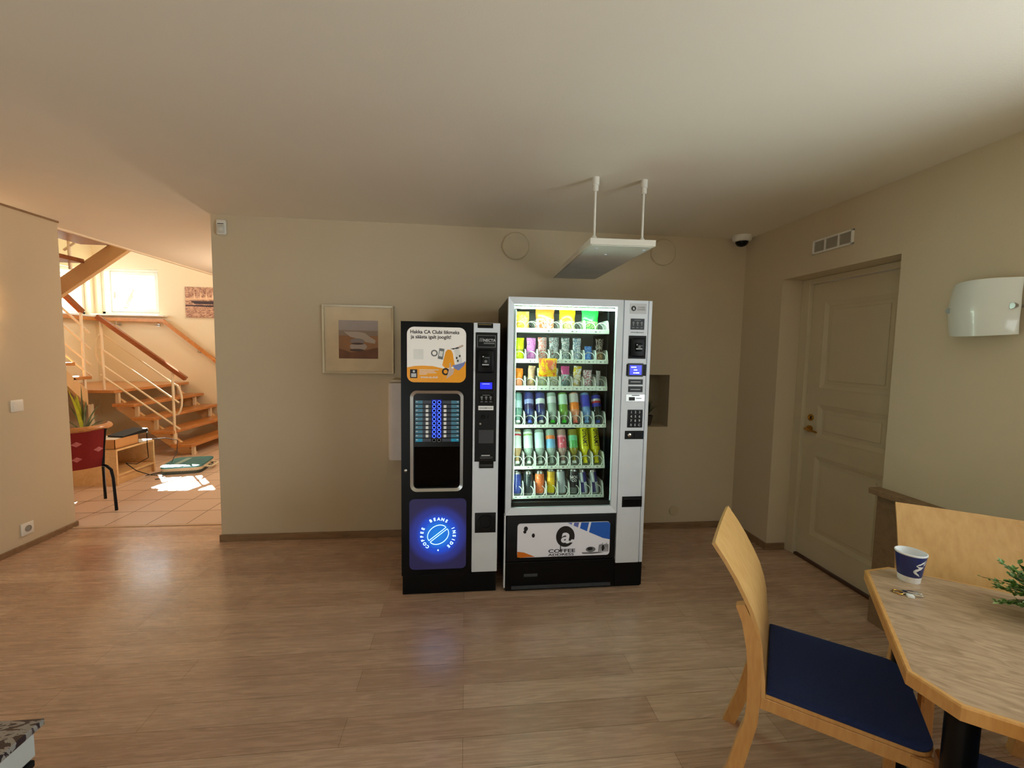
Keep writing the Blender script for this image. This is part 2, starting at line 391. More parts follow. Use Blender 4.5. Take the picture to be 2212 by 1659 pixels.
# window frames
M_wfr = mat('window_frame_white', (236,236,230), .4)
M_pane = mat_glass('window_glass', (250,253,252))
def window(name, axis, a0, a1, z0, z1, d, depth, label, mull=1, fr=.055, sill=None):
    f = MB(M_wfr)
    def B(p0,p1,q0,q1,e0=d-.03,e1=d+.03):
        if axis == 'x': f.box(p0,e0,q0,p1,e1,q1,.006)
        else: f.box(e0,p0,q0,e1,p1,q1,.006)
    B(a0,a1,z0,z0+fr); B(a0,a1,z1-fr,z1); B(a0,a0+fr,z0,z1); B(a1-fr,a1,z0,z1)
    for i in range(1,mull+1):
        t = a0+(a1-a0)*i/(mull+1); B(t-.04,t+.04,z0,z1)
    o = struct(f.build(name, smooth=0), label, 'window')
    g = MB(M_pane)
    if axis == 'x': g.box(a0+fr,d-.004,z0+fr,a1-fr,d+.004,z1-fr)
    else: g.box(d-.004,a0+fr,z0+fr,d+.004,a1-fr,z1-fr)
    g.build('pane', o, smooth=0)
    if sill: sill(MB(M_white)).build('sill', o, smooth=0)
    return o
window('window_1','x',*FWIN,FW+.12,.1,'small white window on the far stair wall',0,.05, lambda m: m.box(SWX,FW-.1,2.0,FWIN[1]+.12,FW+.1,2.028,.004))
# inner sash of the far window
L0 = -5.9; s = MB(M_wfr); s.ring([(L0,FWIN[2]+.05),(FWIN[1]-.05,FWIN[2]+.05),(FWIN[1]-.05,FWIN[3]-.05),(L0,FWIN[3]-.05)],
   [(L0+.06,FWIN[2]+.10),(FWIN[1]-.10,FWIN[2]+.10),(FWIN[1]-.10,FWIN[3]-.10),(L0+.06,FWIN[3]-.10)],FW+.07,FW+.11)
s.box(L0-.03,FW+.06,FWIN[2]+.04,L0-.012,FW+.13,FWIN[3]-.04,.003); s.box(L0+.02,FW+.05,2.3,L0+.04,FW+.08,2.4,.004)
s.build('sash', bpy.data.objects['window_1'], smooth=0)
window('window_2','y',*SWIN,SWX-.12,.1,'wide white window on the stairwell side wall',1,.05, lambda m: m.box(SWX-.1,SWIN[0]-.1,1.97,SWX+.1,FW-.11,1.998,.004))
window('window_3','y',WY0,WY1,WZ0,WZ1,XR+.15,.1,'large window on the right wall',1)
window('fill_window','x',*RW[0],YR-.15,.1,'unseen low rear window added for fill daylight',1)

# ------------------------------------------------------------------ recessed door
XD = 2.545
fr = MB(M_doorw)                                      # lining + stops
fr.box(XD-.03,DY1-.075,0,XR+.295,DY1-.0005,DZ-.001,.004); fr.box(XD-.03,DY0+.0005,0,XR+.295,DY0+.04,DZ-.001,.004)
fr.box(XD-.03,DY0+.04,2.045,XR+.295,DY1-.075,DZ-.001,.004)
struct(fr.build('trim_6', smooth=0), 'cream door lining inside the wall recess', 'trim')
M_thr = mat_wood('dark_threshold', (92,60,36), (70,44,26), .5, (20,4,20))
struct(MB(M_thr).box(XD-.02,DY0+.04,0,XR+.29,DY1-.075,.018,.004).build('trim_7', smooth=0), 'dark wooden threshold below the recessed door', 'trim')
y0,y1 = DY0+.042,DY1-.077
d = MB(M_doorw)
PY0,PY1 = y0+.12,y1-.115
pan = [(1.292,1.905),(.93,1.17),(.205,.795)]
As = [y0,PY0,PY1,y1]; Zs = [.02]+[z for p in pan[::-1] for z in p]+[2.043]
for i in range(3):
    for j in range(len(Zs)-1):
        panel = i == 1 and j%2 == 1
        d.box(XD+(.012 if panel else 0),As[i],Zs[j],XD+.04,As[i+1],Zs[j+1])
for z0,z1 in pan:                                     # mouldings + raised fields
    o_ = [(PY0,z0),(PY1,z0),(PY1,z1),(PY0,z1)]; i_ = [(PY0+.03,z0+.03),(PY1-.03,z0+.03),(PY1-.03,z1-.03),(PY0+.03,z1-.03)]
    T = Matrix(((0,1,0,0),(1,0,0,0),(0,0,1,0),(0,0,0,1)))   # swap x,y
    d.ring(o_, i_, XD-.004, XD+.014, .012, T=T)
    d.box(XD+.004,PY0+.055,z0+.055,XD+.02,PY1-.055,z1-.055,.006)
door = struct(d.build('door_1', smooth=0), 'cream three-panel door set back in the right wall', 'door')
hy = y1-.055
h = MB(M_brass); h.cyl((XD,hy,.985),(XD-.012,hy,.985),.024,n=20); h.cyl((XD-.012,hy,.985),(XD-.045,hy,.985),.009)
h.tube([(XD-.045,hy,.985),(XD-.05,hy-.02,.985),(XD-.05,hy-.06,.982),(XD-.046,hy-.11,.976)],[.009,.009,.008,.007],10)
h.build('handle', door, label='brass lever handle')
h = MB(M_brass); h.lathe([(.0,.016),(.012,.016),(.024,.008),(.026,0)],20,T=Matrix.Translation((XD,hy,1.068))@Matrix.Rotation(-PI/2,4,'Y'))
h.box(XD-.02,hy-.003,1.06,XD-.014,hy+.003,1.078); h.build('lock', door, label='round brass lock')

# ------------------------------------------------------------------ wall and ceiling fittings
for cx, lab in ((.388,'round cream vent cover above the tall snack machine'),(1.617,'round cream vent cover nearer the dome camera, beyond the heater edge')):
    v = MB(mat('vent_cream',(206,191,162),.6)); v.lathe([(.108,0),(.108,.012),(.1,.02),(.0,.022)],40,T=Matrix.Translation((cx,0,2.357))@Matrix.Rotation(PI/2,4,'X'))
    v.lathe([(.07,0),(.07,-.01)],30,T=Matrix.Translation((cx,0,2.357))@Matrix.Rotation(PI/2,4,'X'))
    tag(v.build('vent_cover'), lab, 'vent', 'round vent covers on the machine wall')
# hanging heater panel
ht = thing('heater_panel','slim white heating panel hung from the ceiling on two rods','heater',(0,0,0))
HZ = 2.10
HP = [(.657,-1.19),(1.017,-1.2),(1.012,-.115),(.672,-.115)]
p = MB(mat('heater_white',(226,222,210),.45)); p.prism(HP,HZ,HZ+.032,'xy'); p.build('panel', ht, smooth=0)
b = MB(M_white); b.prism([(a+(.012 if a<.8 else -.012),q+(.012 if q<-.5 else -.012)) for a,q in HP],HZ-.003,HZ,'xy'); b.build('emitter_face', ht, smooth=0)
for rx in (.712,.992):
    r_ = MB(M_white); r_.cyl((rx,-1.07,HZ+.03),(rx,-1.07,H),.0065); r_.lathe([(.018,0),(.018,.03),(.013,.038),(.008,.045)],16,(rx,-1.07,HZ+.032))
    r_.lathe([(.012,-.075),(.016,-.07),(.016,-.045),(.02,-.042),(.02,0)],16,(rx,-1.07,H)); r_.build('hanging_rod', ht)
for (bx,by) in ((.712,-1.12),(.985,-1.12),(.81,-.98)):
    MB(M_greymetal).lathe([(.008,0),(.008,-.004),(.0,-.006)],12,(bx,by,HZ-.003)).build('screw_cap', ht)
# motion detector
md = thing('motion_detector','small white motion detector high on the corner of the machine wall','sensor',(-1.806,0,2.40))
b = MB(M_white); b.box(-.034,-.028,-.055,.034,0,.055,.012,3); b.build('housing', md)
l = MB(mat('detector_lens',(205,205,196),.3)); l.surf(lambda u,v: (.028*math.cos(PI*u)*(1),-.028-.016*math.sin(PI*u)*math.sin(PI*v),-.045+.06*v),12,8); l.build('lens', md)
MB(M_black).box(-.02,-.031,.02,.022,-.027,.024).build('slot', md)
# dome camera
dc = thing('mounted_dome_camera','white dome security camera with black lens in the ceiling corner','camera',(2.243,-.1,H))
MB(M_white).lathe([(.072,0),(.072,-.03),(.062,-.045),(.046,-.048)],28).build('housing', dc)
MB(M_blackgloss).lathe([(.05,-.045),(.047,-.06),(.036,-.075),(.02,-.084),(.0,-.087)],24).build('dome', dc, label='black dome lens')
# vent grille above door
vg = thing('vent_grille','white ventilation grille above the recessed door','vent',(XR,-.88,2.255))
f = MB(M_white); X = lambda a: -.014*a
ya,yb,za,zb = -.155,.155,-.046,.046
f.box(-.014,ya,za,0,yb,za+.012,.003); f.box(-.014,ya,zb-.012,0,yb,zb,.003); f.box(-.014,ya,za,0,ya+.014,zb,.003); f.box(-.014,yb-.014,za,0,yb,zb,.003)
for t in (-.052,.052): f.box(-.013,t-.005,za,0,t+.005,zb)
f.build('frame', vg, smooth=0)
MB(mat('vent_shadow',(96,90,78),.8)).box(-.003,ya+.01,za+.01,0,yb-.01,zb-.01).build('backing', vg, smooth=0)
s = MB(mat('vent_mesh',(190,182,164),.6))
for k in range(9): s.box(-.009,ya+.012,za+.014+k*.0075,-.004,yb-.012,za+.0165+k*.0075)
for k in range(40): s.box(-.008,ya+.016+k*.007,za+.01,-.005,ya+.018+k*.007,zb-.01)
s.build('mesh', vg, smooth=0)
# blanked socket cover low on the machine wall
oc = MB(mat('cover_paint',(200,184,150),.7)); oc.lathe([(.041,0),(.041,.008),(.036,.012),(0,.013)],32,T=Matrix.Translation((1.812,0,.156))@Matrix.Rotation(PI/2,4,'X'))
tag(oc.build('socket_cover'), 'round painted blank cover low on the machine wall', 'cover')
# switch + socket on left wall
sw = thing('light_switch','white square light switch at chest height beside the hall opening','switch',(XL,-.022,1.068))
MB(M_white).box(0,-.043,-.043,.009,.043,.043,.004).build('plate', sw); MB(M_white).box(.009,-.032,-.032,.0135,.032,.032,.003).build('rocker', sw)
so = thing('wall_socket','white wall socket near the skirting beside the hall opening','socket',(XL,-.011,.148))
MB(M_white).box(0,-.045,-.045,.01,.045,.045,.004).build('plate', so)
k = MB(mat('socket_grey',(150,148,142),.5)); k.lathe([(.024,0),(.024,.003),(.02,.003),(.02,-.004),(0,-.004)],26,T=Matrix.Translation((.0105,0,0))@Matrix.Rotation(PI/2,4,'Y')); k.build('recess', so)
k = MB(M_black)
for t in (-.0095,.0095): k.cyl((.006,t,0),(.0085,t,0),.003,n=10)
k.build('contact_hole', so)
# sconces (right one unlit, left one lit; same kind)
M_opal = mat('opal_glass',(232,236,230),.25,var=.02,coat=.4)
M_opal_lit = mat('opal_glass_lit',(255,226,180),.3,emit=(255,186,104),es=3.2,var=0)
def sconce(name, x, y, z, side, gm, lab):
    t = thing(name, lab, 'lamp', (x,y,z))
    W2, hh = .137, .12
    def fn(u, v, off=0):
        a = (u-.5)*2; yy = a*W2*(1-.05*abs(2*v-1)); bow = .085-.06*a*a
        return (side*(bow+off+.012*(1-(2*v-1)**2)), yy, (v-.5)*2*hh*(1+.05*(1-a*a)))
    g = MB(gm); g.surf(lambda u,v: fn(u,v), 24, 14); g.surf(lambda u,v: fn(1-u,v,-.006), 24, 14); g.build('glass_shade', t, fixn=False)
    MB(M_white).box(0,-.06,-.045,side*.03,.06,.045,.006).build('back_plate', t)
    for s_ in (-1,1):
        c_ = MB(M_steel); c_.cyl((side*.03,s_*(W2-.016),0),(side*.056,s_*(W2-.016),0),.013,n=18); c_.cyl((0,s_*(W2-.016),0),(side*.03,s_*(W2-.016),0),.006,n=10); c_.build('knob', t)
    return t
sconce('wall_sconce', XR, -1.755, 1.748, -1, M_opal, 'unlit wall lamp with bowed white glass beside the recessed door')
sconce('wall_sconce', XL, -.30, 1.80, 1, M_opal_lit, 'lit wall lamp with warm glass beside the hall opening')

# niche plant
def grass_plant(mb, n, rad, h, spread, seed, w=.008):
    r = random.Random(seed)
    for i in range(n):
        a = r.random()*2*PI; L = h*(.6+.5*r.random()); sp = spread*(.3+.8*r.random()); d_ = Vector((math.cos(a),math.sin(a),0)); sd = Vector((-d_.y,d_.x,0))
        vs = []; K = 7
        for k in range(K+1):
            t = k/K; p_ = d_*(rad*r.random()*.2+sp*t**1.6)+Vector((0,0,L*(t-.35*t*t*sp/max(h,.01)))); ww = w*(1-t)**.7*(.5+1.2*min(1,t*4))
            up = Vector((0,0,.25*ww))
            vs += [p_-sd*ww, p_+up*0+d_*(-.3*ww), p_+sd*ww]
        fs = []
        for k in range(K): fs += [(3*k,3*k+1,3*k+4,3*k+3),(3*k+1,3*k+2,3*k+5,3*k+4)]
        mb.add(vs, fs)
M_leafdark = mat('dark_leaf',(40,62,30),.5); M_soil = mat('soil',(50,38,28),.95)
npn = thing('potted_plant','small dark grassy plant standing in the wall niche','plant',(1.58,.1,NZ0))
pp = MB(mat('clay_pot',(70,62,52),.6)); pp.lathe([(.035,0),(.05,.08),(.052,.085),(.046,.085),(.044,.075),(0,.072)],24); pp.build('pot', npn)
lf = MB(M_leafdark); grass_plant(lf,26,.03,.17,.10,3,.006); lf.build('leaves', npn, loc=(0,0,.07), fixn=False)

# framed picture of stacked stones
fp = thing('framed_picture','silver-framed square picture of stacked pebbles on the machine wall','picture',(-.833,0,1.592))
ox,oz = .268,.264
f = MB(mat('silver_frame',(206,196,172),.3,.7)); f.ring([(-ox,-oz),(ox,-oz),(ox,oz),(-ox,oz)],[(-ox+.014,-oz+.014),(ox-.014,-oz+.014),(ox-.014,oz-.014),(-ox+.014,oz-.014)],-.024,0,.004); f.build('frame', fp, smooth=0)
MB(mat('picture_mat',(226,206,172),.7)).box(-ox+.012,-.012,-oz+.012,ox-.012,-.004,oz-.012).build('mat', fp, smooth=0)
px = .148
q = MB(mat('print_sky',(176,164,158),.6,vscale=9)); q.flat([(-px,.07),(px,.07),(px,px),(-px,px)],-.0135)
q.use(mat('print_haze',(158,138,122),.6)); q.flat([(-px,.03),(px,.03),(px,.075),(-px,.075)],-.0134)
q.use(mat('print_sand',(166,120,84),.6,var=.12,vscale=12)); q.flat([(-px,-px),(px,-px),(px,.07),(-px,.065)],-.0133)
q.use(mat('print_darksand',(124,82,58),.6,var=.15,vscale=14)); q.flat([(-px,-px),(px,-px),(px,-.06),(.04,-.085),(-.06,-.1),(-px,-.07)],-.0136)
q.use(mat('print_foam',(196,180,166),.6)); q.flat([(-.11,.06),(-.06,.02),(0,.005),(.06,-.02),(.125,-.03),(.13,-.005),(.09,.02),(.05,.05),(0,.06)],-.0138)
q.use(mat('print_stone',(150,138,134),.6)); q.flat(circ(-.008,-.013,.055,24,ry=.022),-.0142)
q.use(mat('print_stonelight',(186,170,160),.6)); q.flat(circ(.0,-.055,.065,24,ry=.03),-.014)
q.use(mat('print_stonedark',(92,70,64),.6)); q.flat(circ(-.008,-.032,.048,20,ry=.008),-.0144); q.flat(circ(-.012,-.082,.055,20,ry=.01),-.0144)
q.build('print', fp, smooth=0, fixn=False)

# white box on the wall beside the coffee machine
wbx = thing('wall_dispenser','white rounded box hung on the wall behind the coffee machine','dispenser',(-.5,0,.675))
m_ = MB(mat('dispenser_white',(228,220,216),.5)); m_.prism(rrect(-.082,-.175,.1,-.0,.035),0,.59,'xy'); m_.build('body', wbx)
MB(mat('dispenser_lid',(216,206,190),.5)).box(-.075,-.11,.59,.1,0,.61,.006).build('lid', wbx)
MB(mat('dispenser_side_lit',(240,226,206),.5)).box(-.086,-.14,.01,-.08,-.02,.57,.002).build('side_panel', wbx)  # thin sheet: this side's lit look put into a paler colour


# ------------------------------------------------------------------ coffee machine
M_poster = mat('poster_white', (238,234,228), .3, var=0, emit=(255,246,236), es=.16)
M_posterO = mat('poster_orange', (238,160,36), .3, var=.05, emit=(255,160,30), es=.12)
M_posterB = mat('poster_blue', (126,142,200), .3, var=0)
M_skin = mat('poster_skin', (214,190,176), .4, var=.05)
M_lcd = mat('lcd_blue', (20,24,140), .2, var=0, emit=(36,44,255), es=2.2)
M_lcdtext = mat('lcd_text', (230,235,255), .3, var=0, emit=(225,230,255), es=2.0)
M_bluering = mat('button_ring_blue', (60,90,255), .3, var=0, emit=(60,100,255), es=3.2)
M_bluebed = mat('button_bed_blue', (4,6,60), .3, var=0, emit=(4,8,160), es=.55)
M_teal = mat('strip_teal', (70,124,146), .35, var=.1, vscale=30, emit=(70,130,160), es=.12)
M_tealb = mat('strip_teal_bright', (24,140,176), .35, var=.1, vscale=30, emit=(20,140,180), es=.2)
M_stripgrey = mat('strip_grey', (60,66,78), .35, var=.1, vscale=30)
CM = thing('coffee_machine','tall black coffee vending machine with glowing blue lower panel','vending machine',(-.3835,-.875,0))
CW, CH = .588, 1.688
b = MB(M_black); b.box(0,.14,.12,CW,.66,CH,.004); b.box(.004,.012,0,CW-.004,.64,.122,.004); b.build('cabinet', CM, smooth=0)
d = wall_holes(MB(M_black),'x',0,.14,0,.424,.126,CH,[(.078,.35,.684,.935)]); d.box(.0,-.0015,1.2905,.424,.0,1.294); d.build('door', CM, smooth=0)
b = MB(M_blackmatt); b.box(.18,.06,.86,.25,.12,.935,.008); b.cyl((.2,.08,.83),(.2,.08,.87),.008); b.cyl((.23,.08,.83),(.23,.08,.87),.008); b.build('spout', CM, smooth=0)
b = MB(M_blackmatt); b.box(.08,.02,.684,.348,.138,.69,.002)
for k in range(9): b.box(.09+.029*k,.03,.69,.1+.029*k,.13,.693)
b.build('drip_tray', CM, smooth=0)
g = MB(mat_glass('smoked_glass',(70,74,80),.02,.012)); g.box(.079,.002,.686,.349,.008,.934); g.build('bay_flap', CM, smooth=0)
# poster
p = MB(M_poster); PX0,PX1,PZ0,PZ1 = .036,.384,1.327,1.656
p.prism(rrect(PX0,PZ0,PX1,PZ1,.042,8),-.003,0)
Y = -.0034
p.use(M_posterO)
p.flat([(PX0,1.375),(PX0,1.415),(.08,1.424),(.13,1.427),(.19,1.424),(.25,1.41),(.30,1.408),(.345,1.43),(PX1,1.452),(PX1,1.37)]+circ(PX1-.042,PZ0+.042,.042,8,0,-90)+circ(PX0+.042,PZ0+.042,.042,8,-90,-180),Y)
p.use(M_posterO).flat([(.243,1.43),(.252,1.47),(.262,1.51),(.275,1.525),(.295,1.522),(.306,1.5),(.312,1.46),(.318,1.43),(.29,1.415),(.262,1.412)],Y-.0002)
p.use(M_ink); p.text('Hakka CA Clubi liikmeks',.0285,.199,1.626,Y-.0002,.0007); p.text('ja säästa igalt joogilt!',.0285,.177,1.597,Y-.0002,.0007)
p.use(M_greyink); p.ring(circ(.196,1.502,.02,20),circ(.196,1.502,.012,20),Y,Y+.0002)
p.flat([(.226,1.532),(.256,1.528),(.246,1.464),(.216,1.47)],Y-.0004); p.use(M_paper).flat([(.227,1.516),(.249,1.513),(.243,1.481),(.222,1.485)],Y-.0006)
p.use(M_ink).flat([(.29,1.53),(.32,1.535),(.362,1.552),(.366,1.545),(.34,1.532),(.31,1.525)],Y-.0004); p.use(M_skin).flat([(.33,1.54),(.362,1.555),(.37,1.549),(.345,1.535)],Y-.0005)
p.use(M_paper).flat([(.314,1.53),(.344,1.527),(.364,1.448),(.329,1.438)],Y-.0008); p.use(M_ink)
for (a,c) in ((.328,1.475),(.335,1.458),(.346,1.487)): p.flat([(a-.004,c-.006),(a+.005,c-.006),(a+.005,c+.006),(a-.004,c+.006)],Y-.001)
p.use(M_posterB).flat([(.302,1.43),(.33,1.436),(.366,1.447),(PX1-.002,1.458),(.374,1.432),(.342,1.4),(.318,1.41)],Y-.0005)
p.use(M_ink); p.ring(circ(.263,1.392,.022,20),circ(.263,1.392,.012,20),Y-.0006,Y)
p.use(M_skin).flat([(.283,1.36),(.266,1.347),(.276,1.38),(.284,1.41),(.286,1.445),(.293,1.446),(.296,1.415),(.315,1.405),(.307,1.378)],Y-.0009)
p.use(M_ink).flat([(.054,1.352),(.096,1.352),(.096,1.404),(.054,1.404)],Y-.0006); p.use(M_lightink).flat([(.06,1.358),(.09,1.358),(.09,1.38),(.06,1.38)],Y-.0008); p.flat(circ(.076,1.392,.007,12),Y-.0008)
p.use(M_paper).flat([(.074,1.464),(.132,1.464),(.132,1.524),(.074,1.524)],Y-.0003)   # plain card
p.use(M_whiteink); p.text('www.ca.club',.02,.167,1.358,Y-.0006,.0004)
for k,w in enumerate((.115,.09,.1,.045)): p.flat([(.108,1.4-.0085*k),(.108+w,1.4-.0085*k),(.108+w,1.4035-.0085*k),(.108,1.4035-.0085*k)],Y-.0006)
p.build('poster', CM, smooth=0, fixn=False)
# chrome display frame and selection panel
MB(M_steel).ring(rrect(.055,.661,.371,1.278,.04,8),rrect(.073,.679,.353,1.26,.026,8),-.014,.001,.006).build('display_frame', CM, label='polished metal frame')
MB(M_blackgloss).prism(rrect(.072,.936,.354,1.261,.02,6),-.004,0).build('selection_panel', CM, smooth=0)
bed = MB(M_bluebed).box(.181,-.0055,.99,.241,-.004,1.224); bed.build('button_backlight', CM, smooth=0, label='glowing blue button strip')
for i in range(10):
    z = 1.208-.0257*i
    for ta,tb,ga,gb,la,wa in ((.085,.127,.127,.178,.088,.146),(.298,.345,.244,.298,.331,.253)):
        s = MB(M_tealb if i == 9 else M_teal); s.box(ta,-.0052,z-.0095,tb,-.004,z+.0095)
        s.use(M_stripgrey); s.box(ga,-.0052,z-.0095,gb,-.004,z+.0095)
        s.use(M_lightink); s.flat([(la,z),(la+.011,z),(la+.011,z+.005),(la,z+.005)],-.0055)
        if 0 < i < 9: s.use(M_whiteink); s.flat([(wa,z-.009),(wa+.016,z-.009),(wa+.016,z+.008),(wa,z+.008)],-.0056)
        s.build('selection_label', CM, smooth=0)
    for x in (.196,.226):
        r_ = MB(M_bluering if i < 9 else M_greyink); T = Matrix.Translation((x,-.006,z))@Matrix.Rotation(PI/2,4,'X')
        r_.lathe([(.0078,0),(.0078,.0025),(.0108,.0025),(.0108,0)],20,T=T)
        r_.use(M_blackgloss).lathe([(.0078,.001),(0,.001)],20,T=T); r_.build('button', CM)
# glowing panel
def glow_mat():
    m = mat('beans_panel_glow', (44,42,78), .18, var=0, coat=.3); nt = m.node_tree; b = nt.nodes['Principled BSDF']
    tc = nt.nodes.new('ShaderNodeTexCoord'); mp = nt.nodes.new('ShaderNodeMapping'); mp.inputs['Location'].default_value = (-.222,0,-.386); mp.vector_type='POINT'
    mp.inputs['Scale'].default_value = (1,0,1)
    ln = nt.nodes.new('ShaderNodeVectorMath'); ln.operation = 'LENGTH'
    nt.links.new(tc.outputs['Object'], mp.inputs['Vector']); nt.links.new(mp.outputs['Vector'], ln.inputs[0])
    r = nt.nodes.new('ShaderNodeValToRGB'); r.color_ramp.interpolation = 'EASE'
    mr = nt.nodes.new('ShaderNodeMapRange'); mr.inputs[1].default_value = 0; mr.inputs[2].default_value = .2
    nt.links.new(ln.outputs['Value'], mr.inputs[0]); nt.links.new(mr.outputs[0], r.inputs['Fac'])
    e = r.color_ramp.elements; e[0].position = 0; e[0].color = lin((10,150,255)); e[1].position = 1; e[1].color = lin((26,26,62))
    for p_,c_ in ((.32,(14,130,250)),(.5,(20,84,232)),(.72,(36,54,150))):
        q_ = e.new(p_); q_.color = lin(c_)
    nt.links.new(r.outputs['Color'], b.inputs['Emission Color']); b.inputs['Emission Strength'].default_value = 1.0
    return m
M_glow = glow_mat(); M_neon = mat('neon_white', (220,245,255), .3, var=0, emit=(190,240,255), es=2.4)
p = MB(M_glow); p.prism(rrect(.048,.166,.394,.612,.03,8),-.004,0); p.build('light_panel', CM, smooth=0, label='glowing blue backlit panel')
n_ = MB(M_neon); cx,cz = .222,.386
def arc_text(mb, t, R, mid, size, y, step):
    for i,ch in enumerate(t):
        a = math.radians(mid-step*(i-(len(t)-1)/2)); mb.text(ch,size,cx+R*math.cos(a),cz+R*math.sin(a),y,.0008,rot=a-PI/2)
arc_text(n_,'BEANS',.098,88,.026,-.0048,14.5); arc_text(n_,'COFFEE',.098,193,.026,-.0048,14.5); arc_text(n_,'INSIDE',.098,-13,.026,-.0048,14.5)
n_.flat(circ(cx,cz-.099,.005,8),-.0048)
ang = math.radians(38)
def half(sg):
    pts = []
    for i in range(25):
        t = PI*i/24; x_ = .066*math.cos(t); z_ = sg*(.05*math.sin(t)+.006); pts.append((cx+x_*math.cos(ang)-z_*math.sin(ang),-.006,cz+x_*math.sin(ang)+z_*math.cos(ang)))
    return pts
n_.tube(half(1),.0019,6,closed=True); n_.tube(half(-1),.0019,6,closed=True)
n_.build('glowing_emblem', CM, smooth=0, fixn=False, label='glowing white bean emblem with COFFEE BEANS INSIDE')
# right-hand column
MB(M_greymetal).box(.428,0,.134,CW,.14,CH,.004).build('service_column', CM, smooth=0, label='light grey column')
MB(M_blackmatt).box(.441,-.004,.84,.572,.001,1.631,.002).build('payment_panel', CM, smooth=0)
p = MB(M_greyink); p.ring([(.45,1.542),(.562,1.542),(.562,1.614),(.45,1.614)],[(.453,1.545),(.559,1.545),(.559,1.611),(.453,1.611)],-.0052,-.004)
p.use(M_lightink); p.text('NECTA',.024,.524,1.583,-.0048,.0005,sx=.95); p.use(M_greyink); p.box(.49,-.0048,1.562,.555,-.004,1.57)
for k in range(4): p.flat([(.462+.006*k,1.575),(.466+.006*k,1.575),(.47+.006*k,1.597),(.466+.006*k,1.597)],-.0048)
p.build('brand_plate', CM, smooth=0)
def reader(parent, x0, x1, z0, z1, y):
    r_ = MB(M_black); r_.box(x0,y-.02,z0,x1,y,z1,.012,3); r_.box(x0+.025,y-.034,z0+.035,x1-.025,y-.01,z1-.03,.008,2); r_.build('card_reader', parent)
    d_ = MB(M_lightink); c_ = (x0+x1)/2
    d_.flat([(c_-.022,z0+.048),(c_+.018,z0+.048),(c_+.018,z0+.054),(c_-.022,z0+.054)],y-.0346); d_.flat(circ(c_-.016,z1-.042,.004,10),y-.0346)
    d_.use(M_greyink).flat([(c_-.008,z1-.05),(c_+.02,z1-.05),(c_+.02,z1-.046),(c_-.008,z1-.046)],y-.0346); d_.flat(circ(c_,(z0+z1)/2,.009,14),y-.0346)
    d_.build('reader_marking', parent, smooth=0, fixn=False)
reader(CM,.452,.552,1.387,1.528,-.004)
def lcd(parent, x0, x1, z0, z1, y, rows):
    l = MB(M_blackgloss); l.box(x0-.012,y-.004,z0-.012,x1+.012,y,z1+.012,.003); l.build('screen_bezel', parent, smooth=0)
    l = MB(M_lcd); l.box(x0,y-.006,z0,x1,y-.004,z1); l.use(M_lcdtext)
    for (a,c,w,h) in rows: l.flat([(x0+a,z0+c),(x0+a+w,z0+c),(x0+a+w,z0+c+h),(x0+a,z0+c+h)],y-.0064)
    return l
lcd(CM,.471,.543,1.29,1.329,-.004,[(.012,.03,.046,.0015)]).build('screen', CM, smooth=0, label='blue lit screen', fixn=False)
def picto(parent, x0, x1, z0, z1, y):
    q = MB(M_blackgloss); q.box(x0,y-.002,z0,x1,y,z1); q.use(M_greyink); w = (x1-x0)
    q.flat([(x0+w*.25,z1-.012),(x1-w*.25,z1-.012),(x1-w*.25,z1-.008),(x0+w*.25,z1-.008)],y-.0025)
    for k in range(3):
        c_ = x0+w*(.2+.3*k); h_ = (z1-z0)
        q.flat(circ(c_,z0+h_*.62,w*.085,12),y-.0025); q.flat([(c_-.003,z0+h_*.35),(c_+.004,z0+h_*.35),(c_+.004,z0+h_*.5),(c_-.003,z0+h_*.5)],y-.0025)
        q.flat([(c_-w*.09,z0+h_*.14),(c_+w*.09,z0+h_*.14),(c_+w*.09,z0+h_*.22),(c_-w*.09,z0+h_*.22)],y-.0025)
    return q.build('pictogram_sign', parent, smooth=0, fixn=False)
picto(CM,.463,.553,1.2,1.262,-.004)
q = MB(M_whiteink); q.box(.461,-.0065,1.16,.553,-.004,1.186); q.use(M_greyink); q.flat([(.468,1.171),(.547,1.171),(.547,1.175),(.468,1.175)],-.007); q.flat(circ(.507,1.173,.004,10),-.007); q.build('info_sticker', CM, smooth=0, fixn=False)
q = MB(M_blackgloss); q.lathe([(.013,0),(.011,.004),(.0,.004)],20,T=Matrix.Translation((.49,-.004,1.118))@Matrix.Rotation(PI/2,4,'X')); q.box(.519,-.006,1.104,.523,-.004,1.132); q.build('coin_slot', CM, smooth=0)
MB(M_steel).lathe([(.006,0),(.006,.005),(0,.005)],14,T=Matrix.Translation((.474,-.004,1.076))@Matrix.Rotation(PI/2,4,'X')).build('return_button', CM)
MB(mat('tray_grey',(58,60,64),.5)).box(.464,-.007,.955,.556,-.004,1.038,.003).build('coin_return', CM, smooth=0)
q = MB(M_blackgloss); q.box(.47,-.006,.8,.558,0,.846); q.use(M_lightink); q.flat([(.482,.876),(.535,.876),(.535,.882),(.482,.882)],-.0048); q.use(M_greyink)
for z in (.862,.869,.82,.812): q.flat([(.474,z),(.552,z),(.552,z+.002),(.474,z+.002)],-.0065)
q.build('small_sticker', CM, smooth=0, fixn=False)
q = MB(M_blackgloss); q.box(.452,-.002,1.657,.545,0,CH-.002); q.use(mat('gold_ink',(150,130,80),.5)); q.flat([(.458,1.676),(.535,1.676),(.535,1.68),(.458,1.68)],-.0025); q.build('top_sticker', CM, smooth=0, fixn=False)
q = MB(M_blackmatt); q.box(.447,-.003,.389,.577,0,.517,.002); q.lathe([(.048,.003),(.046,.01),(.034,.01),(.032,.004),(0,.004)],28,T=Matrix.Translation((.514,0,.455))@Matrix.Rotation(PI/2,4,'X')); q.build('cup_outlet', CM)
